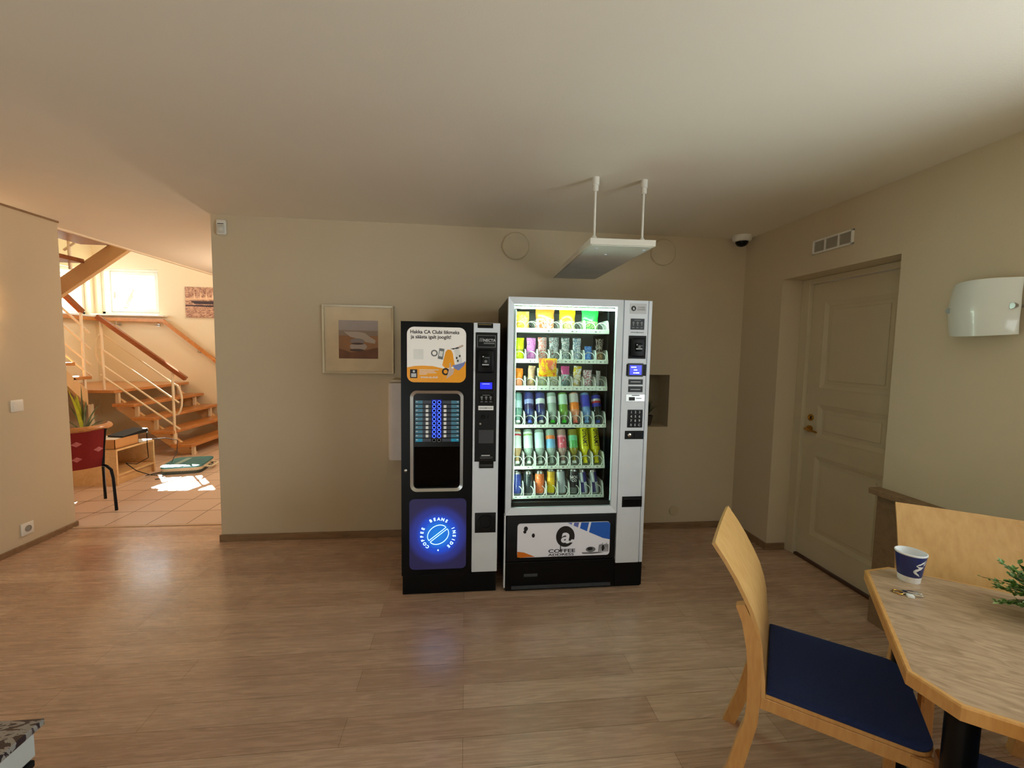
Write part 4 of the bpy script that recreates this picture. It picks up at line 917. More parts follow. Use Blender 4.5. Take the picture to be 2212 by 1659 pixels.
# ------------------------------------------------------------------ wooden chairs
def bent(o_, i_):                       # outline from outer + inner edge lists
    return o_+i_[::-1]
UP_O = [(-.343,0),(-.297,.15),(-.272,.27),(-.255,.33),(-.251,.39),(-.253,.50),(-.261,.58),(-.277,.66),(-.297,.71)]
UP_I = [(-.298,0),(-.252,.15),(-.231,.262),(-.217,.338),(-.213,.436),(-.217,.52),(-.224,.6),(-.243,.663),(-.272,.72)]
BACK = [(-.2,.432),(-.203,.48),(-.212,.55),(-.217,.597),(-.228,.647),(-.246,.70),(-.268,.745),(-.298,.80),(-.33,.85),(-.368,.902)]
def make_chair(label, loc, rotz):
    t = thing('wooden_chair', label, 'chair', loc, rotz, None)
    hw = .205
    # bent plywood back
    k = len(BACK); vs = []
    def off(i, d):
        a = Vector(BACK[max(0,i-1)]); b_ = Vector(BACK[min(k-1,i+1)]); n_ = (b_-a).normalized(); return (BACK[i][0]-n_.y*d, BACK[i][1]+n_.x*d)
    b = MB(M_ply); N = 8
    for side in (0,1):
        for i in range(k):
            y_,z_ = off(i, .012*side)
            for j in range(N+1):
                u = j/N*2-1; cur = .003*(1-u*u)*min(1,max(0,(BACK[i][1]-.5)/.3)); vs.append((u*hw, y_-cur, z_))
    fs = []; L_ = k*(N+1)
    for i in range(k-1):
        for j in range(N):
            a = i*(N+1)+j; fs += [(a,a+1,a+N+2,a+N+1),(L_+a+N+1,L_+a+N+2,L_+a+1,L_+a)]
        for j in (0,N): a = i*(N+1)+j; fs.append((a,a+N+1,L_+a+N+1,L_+a))
    for j in range(N): fs.append((j,L_+j,L_+j+1,j+1)); a = (k-1)*(N+1)+j; fs.append((a,a+1,L_+a+1,L_+a))
    b.add(vs, fs); b.build('backrest', t, smooth=40)
    # seat pad with rounded front corners on a plywood board
    def seat_poly(m_): return [(-hw+m_,-.2+m_),(hw-m_,-.2+m_)]+[(hw-m_-.05+.05*math.cos(a),.2-m_-.05+.05*math.sin(a)) for a in [PI/2*i/6 for i in range(7)]]+[(-hw+m_+.05+.05*math.cos(a),.2-m_-.05+.05*math.sin(a)) for a in [PI/2+PI/2*i/6 for i in range(7)]]
    s = MB(M_navy); pf = seat_poly(.002); n = len(pf); rings = [(.002,.447),(.001,.456),(.006,.462),(.02,.465)]
    for m_, z_ in rings: s.v += [Vector((x,y,z_)) for x,y in seat_poly(m_)]
    for r_ in range(3):
        for i in range(n): s.f.append([r_*n+i,r_*n+(i+1)%n,(r_+1)*n+(i+1)%n,(r_+1)*n+i]); s.fm.append(0)
    s.f.append(list(range(3*n,4*n))); s.fm.append(0); s.f.append(list(range(n-1,-1,-1))); s.fm.append(0)
    s.build('seat_pad', t, smooth=50)
    MB(M_oak).prism(seat_poly(0),.436,.447,'xy').build('seat_board', t, smooth=0)
    f = MB(M_oak)
    for sg in (-1,1): f.box(sg*hw,-.215,.392,sg*(hw-.024),.195,.434,.003)
    f.box(-hw,.15,.392,hw,.174,.434,.003); f.box(-hw+.02,-.205,.392,hw-.02,-.185,.434,.003); f.build('seat_frame', t, smooth=0)
    for sg in (-1,1):
        l = MB(M_oak); x0,x1 = sorted((sg*(hw+.004),sg*(hw-.028))); l.prism(bent(UP_O,UP_I),x0,x1,'yz'); l.build('rear_leg', t, smooth=30)
        l = MB(M_oak); q = [(.145,.43),(.19,.43),(.196,.25),(.2,.012),(.172,.012),(.16,.25)]
        l.prism(q,x0,x1,'yz'); l.build('front_leg', t, smooth=0)
        MB(M_blackmatt).box(x0+.004,.174,0,x1-.004,.198,.013).build('foot_glide', t, smooth=0)
    return t
def face(dx, dy): return math.atan2(-dx, dy)
ch1 = make_chair('wooden chair seen side-on, its navy seat facing the table edge by the cup',(1.239,-2.253,0),face(.785,-.62)); ch1['group'] = 'chairs around the small table'
dup(ch1,(1.3605,-2.7726,0),face(.61,.79),'wooden chair closest to the viewer, navy seat pushed under the near table edge','chairs around the small table')
dup(ch1,(1.779,-2.281,0),face(-.61,-.79),'wooden chair across the table, its broad plywood back near the dado ledge','chairs around the small table')

# ------------------------------------------------------------------ table and things on it
TA = math.atan2(-.61,.79)
tb = thing('cafe_table','small chamfered cafe table with limed oak top and light wood edge','table',(1.58,-2.57,0),TA)
a,cF = .376,.078
def oct_(m_): b_ = a-m_; c_ = cF-m_*.4; return [(-b_,-b_+c_),(-b_+c_,-b_),(b_-c_,-b_),(b_,-b_+c_),(b_,b_-c_),(b_-c_,b_),(-b_+c_,b_),(-b_,b_-c_)]
t = MB(M_oak); O_ = oct_(0); I_ = oct_(.012); O2 = oct_(.003)
n = 8; t.add([(x,y,.706) for x,y in O_]+[(x,y,.737) for x,y in O_]+[(x,y,.741) for x,y in O2]+[(x,y,.741) for x,y in I_],
  [(i,(i+1)%n,n+(i+1)%n,n+i) for i in range(n)]+[(n+i,n+(i+1)%n,2*n+(i+1)%n,2*n+i) for i in range(n)]+[(2*n+i,2*n+(i+1)%n,3*n+(i+1)%n,3*n+i) for i in range(n)]+[tuple(range(7,-1,-1))])
t.build('table_edge', tb, smooth=0, label='light oak edge band', fixn=False)
MB(M_tabletop).prism(oct_(.012),.712,.7408,'xy').build('tabletop', tb, smooth=0)
u_ = MB(M_black)
for s1 in (-1,1): u_.box(s1*.27,-.27,.665,s1*.245,.27,.705,.003); u_.box(-.27,s1*.27,.665,.27,s1*.245,.705,.003)
u_.build('under_frame', tb, smooth=0)
for sx in (-1,1):
    for sy in (-1,1): MB(M_black).cyl((sx*.258,sy*.258,.0),(sx*.258,sy*.258,.69),.032,n=18).build('leg', tb)

cup = thing('paper_cup','white-rimmed dark blue paper coffee cup on the table','cup',(1.557,-2.182,.741))
M_cupb = mat('cup_blue',(28,44,104),.35,var=.04,coat=.2); M_cupw = mat('cup_white',(236,238,240),.4,var=0)
c = MB(M_cupw); c.lathe([(.0,.004),(.028,.004),(.029,0),(.0305,.0),(.0335,.028),(.0425,.098),(.0445,.1),(.0445,.103),(.042,.104),(.041,.1),(.029,.008),(0,.008)],36); c.build('cup_body', cup)
s = MB(M_cupb); s.lathe([(.0332,.022),(.0431,.0975)],36); s.f = [f for f in s.f if len(f)==4]; s.fm = s.fm[:len(s.f)]; s.build('printed_sleeve', cup, fixn=False)
def wrap(z, ang): R_ = .0334+(.0431-.0332)*(z-.022)/.0755+.0004; return (R_*math.cos(ang), R_*math.sin(ang), z)
s = MB(M_cupw); ac = math.radians(-128)
def swirl(pts, wd):
    vs = []
    for (da,z,w) in pts: vs += [wrap(z-w*wd,ac+math.radians(da)),wrap(z+w*wd,ac+math.radians(da))]
    s.add(vs,[(2*i,2*i+1,2*i+3,2*i+2) for i in range(len(pts)-1)])
def dens(p, k=6):
    r = []
    for i in range(len(p)-1):
        for j in range(k): t_ = j/k; t_ = t_*t_*(3-2*t_); r.append((p[i][0]+(p[i+1][0]-p[i][0])*j/k, p[i][1]+(p[i+1][1]-p[i][1])*t_, p[i][2]+(p[i+1][2]-p[i][2])*j/k))
    return r+[p[-1]]
swirl(dens([(56,.088,.2),(42,.080,1.5),(24,.073,1.0),(12,.068,.6),(24,.063,1.0),(40,.061,1.5)]),.0026)
swirl(dens([(46,.064,.6),(34,.058,1.6),(14,.051,1.9),(3,.046,1.3),(14,.041,1.7),(27,.035,1.1),(36,.029,.2)]),.0027)
swirl(dens([(60,.084,.2),(52,.075,1.8),(44,.069,.3)]),.0026)
s.build('printed_swirl', cup, smooth=0, fixn=False, label='white swirl print')

ky = thing('key','small shiny metal key lying on the table in front of the cup','key',(1.453,-2.255,.741),math.radians(-30))
k = MB(M_chrome); k.box(-.004,-.012,.0,.034,.004,.006,.002); k.box(.006,-.006,.006,.034,.001,.0085,.001); k.build('blade', ky); ky.scale = (1.35,1.35,1.35)
k = MB(mat('key_white',(236,240,242),.3)); k.box(.0,-.026,0,.014,-.014,.007,.002); k.build('tag', ky)
k = MB(M_brass); k.tube([(-.012+.01*math.cos(q),.01*math.sin(q)-.006,.002) for q in [2*PI*i/16 for i in range(16)]],.0014,6,closed=True); k.build('ring', ky)

# leafy table plant
tp = thing('table_plant','bushy green plant in a white pot on the cafe table','plant',(1.75,-2.44,.741))
p = MB(mat('pot_white',(226,224,216),.4)); p.lathe([(.03,0),(.04,.002),(.048,.055),(.05,.06),(.045,.06),(.043,.052),(0,.05)],28); p.build('pot', tp)
M_leaf1, M_leaf2 = mat('leaf_green',(92,136,58),.5,var=.25,vscale=30), mat('leaf_pale',(176,196,136),.55,var=.2,vscale=30)
lf = MB(M_leaf1); r = random.Random(5); st = MB(mat('stem_green',(70,80,40),.7))
for i in range(85):
    th = r.random()*2*PI; el = r.uniform(-.2,1.4); L = r.uniform(.075,.145); d_ = Vector((math.cos(th)*math.cos(el),math.sin(th)*math.cos(el),math.sin(el)*.75))
    p0 = Vector((.02*math.cos(th),.02*math.sin(th),.055)); pts = [p0+d_*L*q+Vector((0,0,.012*math.sin(PI*q))) for q in (0,.35,.7,1)]
    st.tube(pts,.0009,4)
    for j in range(26):
        q = r.uniform(.3,1.05); c_ = p0+d_*L*q; ax = Vector((r.uniform(-1,1),r.uniform(-1,1),r.uniform(-.4,.9)))+d_; ax.normalize(); sd = ax.cross(Vector((0,0,1))); sd = sd.normalized() if sd.length>.01 else Vector((1,0,0)); up = sd.cross(ax)
        l_ = r.uniform(.011,.02); w_ = l_*.36; lf.use(M_leaf2 if r.random() < .22 else M_leaf1)
        lf.add([c_, c_+ax*l_*.5+sd*w_+up*w_*.3, c_+ax*l_, c_+ax*l_*.5-sd*w_+up*w_*.3],[(0,1,2,3)])
st.build('stems', tp, smooth=0); lf.build('foliage', tp, smooth=0, fixn=False)

# low patterned box, lower left
bx = thing('storage_box','low floor-standing box with dark patterned lid and pale band','box',(-1.44,-2.55,0))
M_lid = mat_print('woven_lid',[(20,16,20),(150,146,142),(44,32,40),(22,18,22)],8,.4,stretch=(1,3,1))
b = MB(M_lid); b.box(-.3,-.3,.482,.303,.3,.5,.003); b.build('lid', bx, smooth=0)
b = MB(mat('band_pale',(196,200,198),.5)); b.box(-.29,-.29,.405,.288,.286,.482,.003); b.build('band', bx, smooth=0, label='pale grey band')
b = MB(M_blackmatt); b.box(-.283,-.283,0,.28,.278,.405)
for k in range(13): b.box(-.29,-.29,.01+.0305*k,.287,.285,.03+.0305*k,.004)
b.build('ribbed_body', bx, smooth=0)

# ------------------------------------------------------------------ stair hall
SN, SFY = 2.80, 4.36
RIS, GO = .187, .235
st = thing('staircase','open wooden staircase with white steel rails climbing round the hall','staircase',(-3.75,SN,0))
ST = Matrix.Translation((3.75,-SN,0))
def sb(m): return MB(m, ST)
def txf(i): return -3.755-GO*i
M_treadB = M_orangewood
for i in range(4):
    z = .165+RIS*i; t = sb(M_treadB); t.box(txf(i)-.275,SN,z-.042,txf(i),SFY,z,.005); t.build('tread', st, smooth=0)
ZL = .165+RIS*4
t = sb(M_treadB); t.box(-6.08,SN,ZL-.042,txf(4),FW-.03,ZL,.005); t.build('landing', st, smooth=0)
for j in range(6):
    z = ZL+RIS*(j+1); y = SN-.235*j+.03; t = sb(M_treadB); t.box(-6.08,y-.275,z-.042,-4.98,y,z,.005); t.build('tread', st, smooth=0)
ZL2 = 2.2
t = sb(M_treadB); t.box(-6.08,.42,ZL2-.042,-4.12,1.42,ZL2,.005); t.build('landing', st, smooth=0)
for x1,z in ((-3.87,2.385),(-3.62,2.572)):
    t = sb(M_brownwood); t.box(x1-.28,.42,z-.042,x1,1.412,z,.004); t.build('tread', st, smooth=0)
def slope_beam(x0, z0, x1, z1, hgt, ya, yb, m):
    t = sb(m); t.prism([(x0,z0),(x1,z1),(x1,z1+hgt),(x0,z0+hgt)],ya,yb,'xz'); return t
for ya in (2.95,4.2):
    t = sb(M_tan); t.prism([(-3.80,0),(-3.99,0),(-4.80,.645),(-4.80,.815),(-3.80,.02)],ya,ya+.05,'xz'); t.build('stringer', st, smooth=0)
slope_beam(-4.16,1.973,-3.45,2.498,.178,1.41,1.46,M_tan).build('stringer', st, smooth=0)
slope_beam(-4.16,1.973,-3.45,2.498,.178,.42,.46,M_tan).build('stringer', st, smooth=0)
t = sb(M_tan); t.prism([(2.75,ZL-.2),(2.75,ZL),(1.45,ZL2-.02),(1.45,ZL2-.2)],-5.03,-4.98,'yz'); t.build('stringer', st, smooth=0)
for i in range(5):
    for ya in (2.90,4.16):
        zt = .165+RIS*i-.042; zb = 0 if i == 0 else zt-RIS+.042
        t = sb(M_cream); t.box(txf(i)-.065,ya,zb,txf(i)-.025,ya+.035,zt); t.build('riser_post', st, smooth=0)
t = sb(M_cream); t.box(-5.06,2.84,ZL-.2,-5.02,2.88,0); t.build('support_post', st, smooth=0)
# railing, lower flight
YRL = 2.86; A_ = Vector((-3.83,YRL,1.07)); B_ = Vector((-4.90,YRL,1.895))
def hz(x): return A_.z+(x-A_.x)*(B_.z-A_.z)/(B_.x-A_.x)
t = sb(M_brownwood); t.bar([A_,B_],.048,.056); t.build('handrail', st, smooth=0)
for x,zb in ((-4.0,.3),(-4.86,ZL)):
    t = sb(M_cream); t.cyl((x,YRL,zb-.15 if x>-4.5 else zb-.03),(x,YRL,hz(x)-.02),.016); t.build('rail_post', st)
def loopz(xa, xb, o1, o2, y):
    p = []
    for i in range(9): a_ = PI/2-PI*i/8; r_ = (o2-o1)/2; p.append((xb+.09*math.cos(a_), y, hz(xb)-(o1+o2)/2+r_*math.sin(a_)))
    for i in range(9): a_ = -PI/2-PI*i/8; r_ = (o2-o1)/2; p.append((xa+.09*math.cos(a_), y, hz(xa)-(o1+o2)/2+r_*math.sin(a_)))
    return p
t = sb(M_cream); t.tube(loopz(-4.86,-3.99,.20,.63,YRL+.015),.0125,8,closed=True); t.build('rail_loop', st)
for o_ in (.41,.78):
    t = sb(M_cream); t.tube([(-4.9,YRL,hz(-4.9)-o_),(-3.93,YRL,hz(-3.93)-o_)],.0125,8); t.build('rail_bar', st)
# railing, middle flight (towards the viewer)
def hz2(y): return 1.93+(2.78-y)*.8
t = sb(M_brownwood); t.bar([(-5.0,2.76,hz2(2.76)),(-5.0,1.5,hz2(1.5))],.048,.056); t.build('handrail', st, smooth=0)
for y in (2.74,1.5):
    t = sb(M_cream); t.cyl((-5.0,y,hz2(y)-1.05),(-5.0,y,hz2(y)-.02),.016); t.build('rail_post', st)
for o_ in (.2,.41,.63,.78):
    t = sb(M_cream); t.tube([(-5.0,2.85,hz2(2.85)-o_),(-5.0,1.5,hz2(1.5)-o_)],.0125,8); t.build('rail_bar', st)
# railing, upper flight
for y in (1.47,.46):
    for x in (-4.05,-3.55):
        t = sb(M_cream); t.cyl((x,y,ZL2+.05+(x+4.1)*.75),(x,y,ZL2+1.0+(x+4.1)*.75),.016); t.build('rail_post', st)
    for o_ in (.28,.5,.72):
        t = sb(M_cream); t.tube([(-4.1,y,ZL2+o_),(-3.45,y,ZL2+o_+.49)],.0125,8); t.build('rail_bar', st)
    t = sb(M_brownwood); t.bar([(-4.1,y,ZL2+.98),(-3.45,y,ZL2+.98+.49)],.048,.056); t.build('handrail', st, smooth=0)
# wall-mounted handrail
wr_ = thing('wall_handrail','orange wooden handrail fixed round the stairwell walls','handrail',(-5.0,4.32,1.93))
WT_ = Matrix.Translation((5.0,-4.32,-1.93))
t = MB(M_orangewood, WT_); t.bar([(-6.05,4.32,1.94),(-5.03,4.32,1.935),(-4.24,4.32,1.288),(-3.8,4.32,.93)],.045,.055); t.bar([(-6.05,2.6,1.94),(-6.05,4.34,1.94)],.045,.055); t.build('rail', wr_, smooth=0)
for (x,y,z) in ((-5.75,4.32,1.91),(-5.15,4.32,1.91),(-4.5,4.32,1.47),(-6.05,3.4,1.91)):
    t = MB(M_steel, WT_); e_ = (x,4.4,z-.05) if x > -6 else (SWX,y,z-.05)
    t.tube([(x,y,z),(x,y,z-.05),e_],.007,8); t.cyl(e_,(e_[0]+(0 if x>-6 else .006),e_[1]-(.006 if x>-6 else 0),e_[2]),.025); t.build('bracket', wr_)
# ship canvas on the far wall
c = MB(mat_print('canvas_boats',[(92,64,60),(150,110,96),(206,170,146),(120,84,76)],9,.8,stretch=(1,1,2.2))); c.box(-.255,-.03,-.252,.255,0,.252,.003)
c.use(mat('canvas_light',(224,190,160),.8,var=.1)).flat([(-.25,.03),(.25,.05),(.25,.09),(-.25,.07)],-.0305)
c.use(mat('canvas_dark',(60,48,56),.8,var=.1)); c.flat([(-.17,.02),(-.1,-.03),(.2,-.03),(.25,.03),(.1,.02)],-.031); c.flat([(-.25,-.05),(.25,-.045),(.25,-.075),(-.25,-.07)],-.031)
c.use(mat('canvas_sail',(236,206,176),.8,var=.1))
for x in (-.12,-.02,.07,.17): c.flat([(x,.05),(x+.03,.05),(x+.012,.19)],-.0312)
tag(c.build('canvas_picture', smooth=0, fixn=False, loc=(-4.45,FW,2.26)),'brown canvas print of boats on the far hall wall','picture')

# low open cabinet
cb = thing('low_cabinet','low open birch cabinet standing below the stairs','cabinet',(-4.15,1.49,0))
CB = Matrix.Translation((4.15,-1.49,0)); X0,X1,Y0,Y1,ZT = -4.45,-3.73,1.49,2.06,.395
b = MB(M_pine, CB); b.box(X0,Y0,ZT-.02,X1,Y1,ZT,.002); b.build('top_board', cb, smooth=0)
for ya in (Y0,Y1-.02):
    b = MB(M_pine, CB); b.box(X0,ya,.0,X1-.002,ya+.02,ZT-.02); b.build('side_panel', cb, smooth=0)
b = MB(M_pine, CB); b.box(X0,Y0+.02,.1,X1-.004,Y1-.02,.12); b.build('shelf', cb, smooth=0)
b = MB(M_pine, CB); b.box(X0,Y0+.02,.12,X0+.018,Y1-.02,ZT-.02); b.build('back_panel', cb, smooth=0)
b = MB(M_pine, CB); b.box(X1-.05,Y0+.02,.0,X1-.03,Y1-.02,.1); b.build('plinth', cb, smooth=0)
# cardboard tray box on it
M_card = mat('cardboard',(182,130,78),.85,var=.06); x0,x1,y0,y1,hh = -.1,.2,-.155,.18,.105
b = MB(M_card); b.box(x0,y0,0,x1,y1,.004); b.box(x0,y0,0,x1,y0+.005,hh); b.box(x0,y1-.005,0,x1,y1,hh); b.box(x0,y0,0,x0+.005,y1,hh); b.box(x1-.005,y0,0,x1,y1,hh); tag(b.build('cardboard_box', smooth=0, loc=(-3.95,1.66,ZT)),'open brown cardboard tray of papers on the low birch cabinet','box')
pp = MB(M_paper); pp.box(-3.95-.08,1.66-.135,ZT+.005,-3.95+.19,1.66+.1,ZT+.1,.002); tag(pp.build('paper_stack',smooth=0),'stack of white papers lying in the cardboard tray','paper')
bf = MB(M_blackmatt); bf.add([(-3.95,1.68,.5),(-3.76,1.64,.5),(-3.74,1.98,.5),(-3.92,2.0,.5),(-3.95,1.68,.515),(-3.76,1.64,.51),(-3.74,1.98,.545),(-3.92,2.0,.55)],[(3,2,1,0),(4,5,6,7),(0,1,5,4),(1,2,6,5),(2,3,7,6),(3,0,4,7)])
tag(bf.build('document_folder',smooth=0),'black folder lying tilted on the papers in the cardboard tray','folder')
wp = MB(M_paper); wp.box(-3.93,1.86,ZT,-3.735,2.05,ZT+.006,.001); tag(wp.build('paper_sheet',smooth=0),'white papers in sunlight at the far end of the low cabinet','paper')
# yucca on the cabinet
yp = thing('yucca_plant','spiky green yucca in a dark pot on the low cabinet','plant',(-4.17,1.66,ZT))
p = MB(mat('dark_pot',(60,50,44),.5)); p.lathe([(.05,0),(.075,.1),(.078,.11),(.07,.11),(.066,.1),(0,.098)],24); p.build('pot', yp)
M_yuc, M_yuc2 = mat('yucca_leaf_sunlit',(196,206,56),.5,var=.2,vscale=12), mat('yucca_leaf_dark',(84,96,60),.5,var=.2,vscale=12)  # first few leaves: sunlight put into a brighter yellow-green
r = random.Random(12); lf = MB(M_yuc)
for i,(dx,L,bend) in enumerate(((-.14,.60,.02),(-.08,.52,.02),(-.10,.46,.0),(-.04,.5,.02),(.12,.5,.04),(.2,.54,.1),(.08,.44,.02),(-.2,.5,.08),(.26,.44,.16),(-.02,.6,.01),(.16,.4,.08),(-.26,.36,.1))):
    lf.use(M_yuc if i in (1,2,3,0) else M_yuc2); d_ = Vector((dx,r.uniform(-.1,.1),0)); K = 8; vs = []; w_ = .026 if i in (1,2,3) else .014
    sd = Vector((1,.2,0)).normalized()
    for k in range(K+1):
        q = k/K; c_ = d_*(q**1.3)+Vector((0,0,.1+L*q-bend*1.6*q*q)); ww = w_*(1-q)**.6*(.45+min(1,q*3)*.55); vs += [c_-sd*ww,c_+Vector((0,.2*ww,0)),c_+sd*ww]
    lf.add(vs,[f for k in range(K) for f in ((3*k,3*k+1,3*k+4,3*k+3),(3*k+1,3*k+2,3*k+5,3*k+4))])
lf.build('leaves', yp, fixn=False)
# cables
cbl = MB(M_black); cbl.tube([(-3.74,1.98,.53),(-3.7,1.9,.50),(-3.68,1.87,.36),(-3.66,1.85,.22),(-3.72,1.75,.17),(-3.78,1.68,.2)],.0045,6); cbl.tube([(-3.78,1.68,.2),(-3.7,1.72,.1),(-3.62,1.8,.03),(-3.52,1.84,.006),(-3.42,1.75,.005),(-3.5,1.7,.005)],.0045,6)
tag(cbl.build('power_cable'),'thin dark cable hanging over the low cabinet front','cable')
cbl = MB(M_black); cbl.tube([(-3.735,2.03,.40),(-3.7,2.2,.38),(-3.62,2.3,.33),(-3.6,2.25,.2),(-3.58,2.1,.08),(-3.56,2.02,.012),(-3.66,1.95,.006),(-3.7,1.85,.006)],.0045,6)
tag(cbl.build('power_cable'),'thin dark cable running from the cabinet end to the teal bag','cable')
# teal bag lying on the tiles
bg = thing('teal_bag','flat teal bag with pale side band lying on the hall tiles','bag',(-3.42,2.16,0),math.radians(12))
def rr2(x0,y0,x1,y1,r): return rrect(x0,y0,x1,y1,r,5)
b = MB(mat('bag_dark',(52,62,56),.7)); b.prism(rr2(-.21,-.25,.21,.25,.07),0,.035,'xy'); b.build('bottom_shell', bg)
b = MB(mat('bag_band',(226,208,180),.6)); b.prism(rr2(-.206,-.246,.206,.246,.07),.035,.072,'xy'); b.build('side_band', bg, label='cream side band')
b = MB(mat('bag_teal',(60,120,130),.6,var=.1,vscale=8)); b.prism(rr2(-.212,-.252,.212,.252,.07),.072,.092,'xy'); b.use(mat('bag_stripe',(150,180,180),.6)); b.prism([(-.12,-.2),(-.06,-.2),(-.02,.2),(-.08,.2)],.092,.0925,'xy'); b.build('top_shell', bg)
b = MB(mat('bag_handle',(214,204,180),.6)); b.tube([(.2,-.14,.06),(.29,-.13,.05),(.3,-.09,.05),(.3,.05,.05),(.28,.09,.05),(.2,.1,.06)],.011,8); b.build('handle', bg)
b = MB(mat('bag_handle',(214,204,180))); b.tube([(.2,-.05,.03),(.26,-.06,.02),(.265,.06,.02),(.2,.07,.03)],.008,8); b.build('strap', bg)

# red armchair in the hall
f_ = Vector((-.69,.72)); 
hc = thing('red_armchair','red upholstered armchair with wooden arms standing on the hall tiles','chair',(-3.57,.77,0),face(-.69,.72))
bk = MB(M_red); 
def bfn(u, v, o): a_ = (u-.5)*2; return (a_*(.185+.02*v), -.215+.05*a_*a_-.05*v+o, .415+.345*v)
bk.surf(lambda u,v: bfn(u,v,0),10,10); bk.surf(lambda u,v: bfn(1-u,v,-.035),10,10)
for u_ in (0,1): bk.add([bfn(u_,0,0),bfn(u_,1,0),bfn(u_,1,-.035),bfn(u_,0,-.035)],[(0,1,2,3)])
bk.use(M_pink)
for (u_,v_) in ((.55,.28),(.55,.68),(.15,.48),(.92,.48)):
    p_ = [bfn(u_-.09,v_,-.037),bfn(u_,v_+.07,-.037),bfn(min(1,u_+.09),v_,-.037),bfn(u_,v_-.07,-.037)]; bk.add(p_,[(0,1,2,3)])
bk.build('backrest', hc)
se = MB(M_pink); se.box(-.2,-.19,.42,.2,.22,.53,.04,3); se.build('seat_cushion', hc)
arm = []
for i in range(25):
    q = PI+PI*i/24; arm.append((.27*math.cos(q)*(1 if True else 1),-.02+.27*math.sin(q),.775))
arm = [(-.27,.2,.745),(-.275,.1,.76)]+arm+[(.275,.1,.76),(.27,.2,.745)]
ar = MB(M_orangewood); ar.tube(arm,.026,10,ry=.018); ar.build('arm_rail', hc, label='bent wooden arm rail')
for sg in (-1,1):
    l = MB(M_black); l.tube([(sg*.19,-.2,.42),(sg*.21,-.24,.415),(sg*.235,-.26,.38),(sg*.245,-.27,.3),(sg*.255,-.28,0)],.0125,10); l.build('leg', hc)
    l = MB(M_black); l.tube([(sg*.235,.2,0),(sg*.23,.19,.4),(sg*.22,.17,.43)],.0125,10); l.build('leg', hc)
    l = MB(M_black); l.tube([(sg*.22,.17,.43),(sg*.235,.1,.62),(sg*.23,.04,.68),(sg*.262,.05,.75)],.011,8); l.build('arm_support', hc)
    l = MB(M_black); l.tube([(sg*.19,-.2,.42),(sg*.2,-.21,.6),(sg*.212,-.23,.76)],.011,8); l.tube([(sg*.19,-.2,.415),(sg*.22,.17,.415)],.0125,8); l.build('side_tube', hc)

# ------------------------------------------------------------------ outside the hall window
struct(MB(mat('ground_outside',(120,130,90),.95,var=.2,vscale=2)).box(-40,FW+.6,-.4,20,40,-.3).build('ground_outside',smooth=0),'grassy ground outside','ground')
tr = thing('garden_tree','leafy tree growing outside the stair window','tree',(-11.2,11.5,-.3))
t = MB(mat('bark',(110,90,70),.9)); t.cyl((0,0,0),(0,0,3.2),.16,.1); t.cyl((0,0,2.0),(.6,.2,3.6),.07,.04); t.build('trunk', tr)
t = MB(mat('tree_leaf',(206,212,194),.6,var=.2,vscale=2)); r = random.Random(4)
for i in range(1500):
    v_ = Vector((r.gauss(0,1),r.gauss(0,1),r.gauss(0,.8))); v_ = v_.normalized()*(r.random()**.4)*1.5; c_ = v_+Vector((0,0,4.0)); ax = Vector((r.uniform(-1,1),r.uniform(-1,1),r.uniform(-1,1))).normalized(); b_ = ax.orthogonal().normalized(); l_ = .12
    t.add([c_-ax*l_,c_+b_*l_*.5,c_+ax*l_,c_-b_*l_*.5],[(0,1,2,3)])
t.build('crown', tr, smooth=0, fixn=False)

# ------------------------------------------------------------------ light
w = bpy.data.worlds.new('sky'); SC.world = w; w.use_nodes = True
bg_ = w.node_tree.nodes['Background']; bg_.inputs['Color'].default_value = (.93,.97,1.0,1); bg_.inputs['Strength'].default_value = 12.5
nt = w.node_tree; tc = nt.nodes.new('ShaderNodeTexCoord'); sx_ = nt.nodes.new('ShaderNodeSeparateXYZ'); rm = nt.nodes.new('ShaderNodeValToRGB')
mr = nt.nodes.new('ShaderNodeMapRange'); mr.inputs[1].default_value = -.3; mr.inputs[2].default_value = .5
nt.links.new(tc.outputs['Generated'],sx_.inputs[0]); nt.links.new(sx_.outputs['Z'],mr.inputs[0]); nt.links.new(mr.outputs[0],rm.inputs['Fac']); nt.links.new(rm.outputs['Color'],bg_.inputs['Color'])
rm.color_ramp.elements[0].color = (.93,.97,1.0,1); rm.color_ramp.elements[1].color = (.40,.45,.50,1); e_ = rm.color_ramp.elements.new(.42); e_.color = (.90,.96,1.0,1)
def light(name, kind, energy, col, loc, rot=None, look=None, **kw):
    l = bpy.data.lights.new(name, kind); l.energy = energy; l.color = col
    for k_,v_ in kw.items(): setattr(l, k_, v_)
    o = bpy.data.objects.new(name, l); COL.objects.link(o); o.location = loc
    if look is not None: o.rotation_euler = Vector(look).to_track_quat('-Z','Y').to_euler()
    return o
def portal(name, loc, look, sx, sy):
    o = light(name, 'AREA', 1, (1,1,1), loc, look=look, shape='RECTANGLE', size=sx, size_y=sy); o.data.cycles.is_portal = True
portal('portal_right',(XR+.31,(WY0+WY1)/2,(WZ0+WZ1)/2),(-1,0,0),WY1-WY0,WZ1-WZ0)
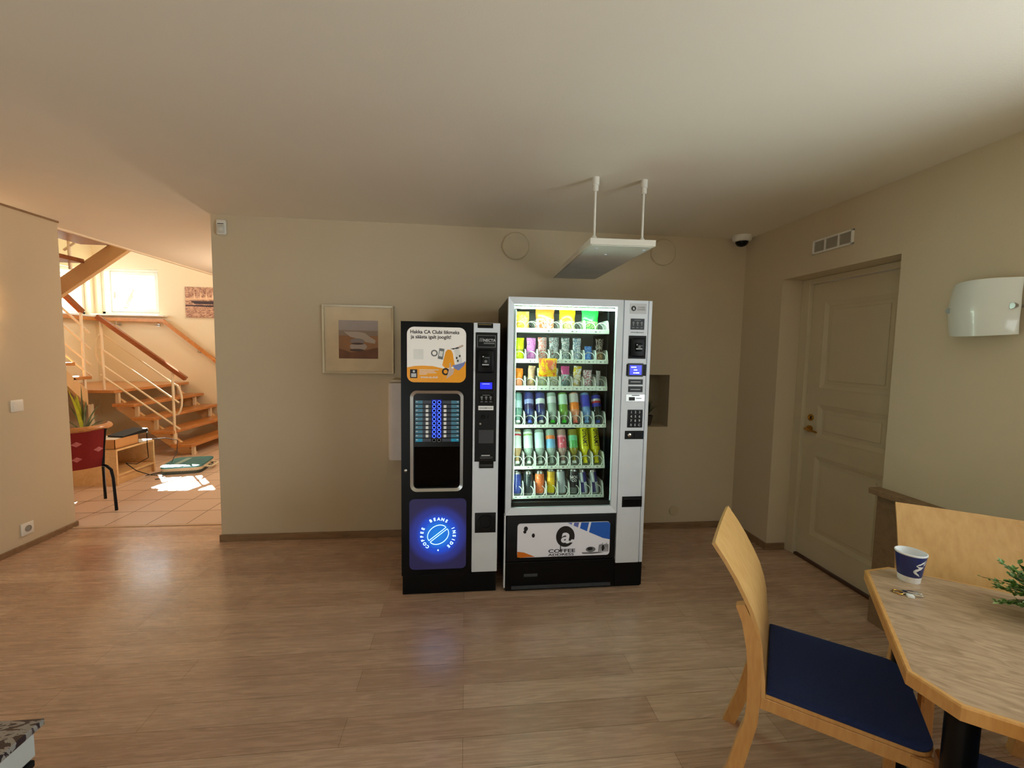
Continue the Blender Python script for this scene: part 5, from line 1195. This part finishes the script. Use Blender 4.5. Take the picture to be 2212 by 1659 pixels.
for i,r_ in enumerate(RW): portal('portal_rear_%d'%i,((r_[0]+r_[1])/2,YR-.31,(r_[2]+r_[3])/2),(0,1,0),r_[1]-r_[0],r_[3]-r_[2])
portal('portal_stair',(SWX-.26,(SWIN[0]+SWIN[1])/2,(SWIN[2]+SWIN[3])/2),(1,0,0),SWIN[1]-SWIN[0],SWIN[3]-SWIN[2])
portal('portal_far',((FWIN[0]+FWIN[1])/2,FW+.26,(FWIN[2]+FWIN[3])/2),(0,-1,0),FWIN[1]-FWIN[0],FWIN[3]-FWIN[2])
light('sun','SUN',220,(1,.96,.90),(-8,9,6),look=(2.34,-2.88,-2.41),angle=.009)
light('hall_lamp','POINT',75,(1,.80,.60),(-2.1,2.2,1.9),shadow_soft_size=.1)
light('upstairs_fill','POINT',150,(1,.92,.80),(-2.2,2.2,4.6),shadow_soft_size=.15)  # unseen fill added to brighten the stairwell, no fixture there
light('sconce_bulb','POINT',5,(1,.68,.36),(XL+.06,-.30,1.8),shadow_soft_size=.03)

# ------------------------------------------------------------------ camera
cam = bpy.data.cameras.new('camera'); cam.sensor_fit = 'HORIZONTAL'; cam.sensor_width = 36; cam.lens = 927/2212*36; cam.clip_start = .02
co = bpy.data.objects.new('camera', cam); COL.objects.link(co); SC.camera = co
yaw,pit,rol = .1078,.0759,.0164
cy,sy,cp,sp,cr,sr = math.cos(yaw),math.sin(yaw),math.cos(pit),math.sin(pit),math.cos(rol),math.sin(rol)
fw = Vector((sy*cp,cy*cp,-sp)); rt = Vector((cy,-sy,0)); up = rt.cross(fw)
r2 = rt*cr+up*sr; u2 = up*cr-rt*sr
co.matrix_world = Matrix(((r2.x,u2.x,-fw.x,0),(r2.y,u2.y,-fw.y,-3.479),(r2.z,u2.z,-fw.z,1.52),(0,0,0,1)))

vs_ = SC.view_settings; vs_.view_transform = 'Standard'; vs_.look = 'None'; vs_.exposure = -.5; vs_.gamma = 1; vs_.use_curve_mapping = False
SC.cycles.max_bounces = 10; SC.cycles.diffuse_bounces = 6; SC.cycles.transparent_max_bounces = 12; SC.cycles.sample_clamp_indirect = 6
SC.cycles.caustics_reflective = False; SC.cycles.caustics_refractive = False
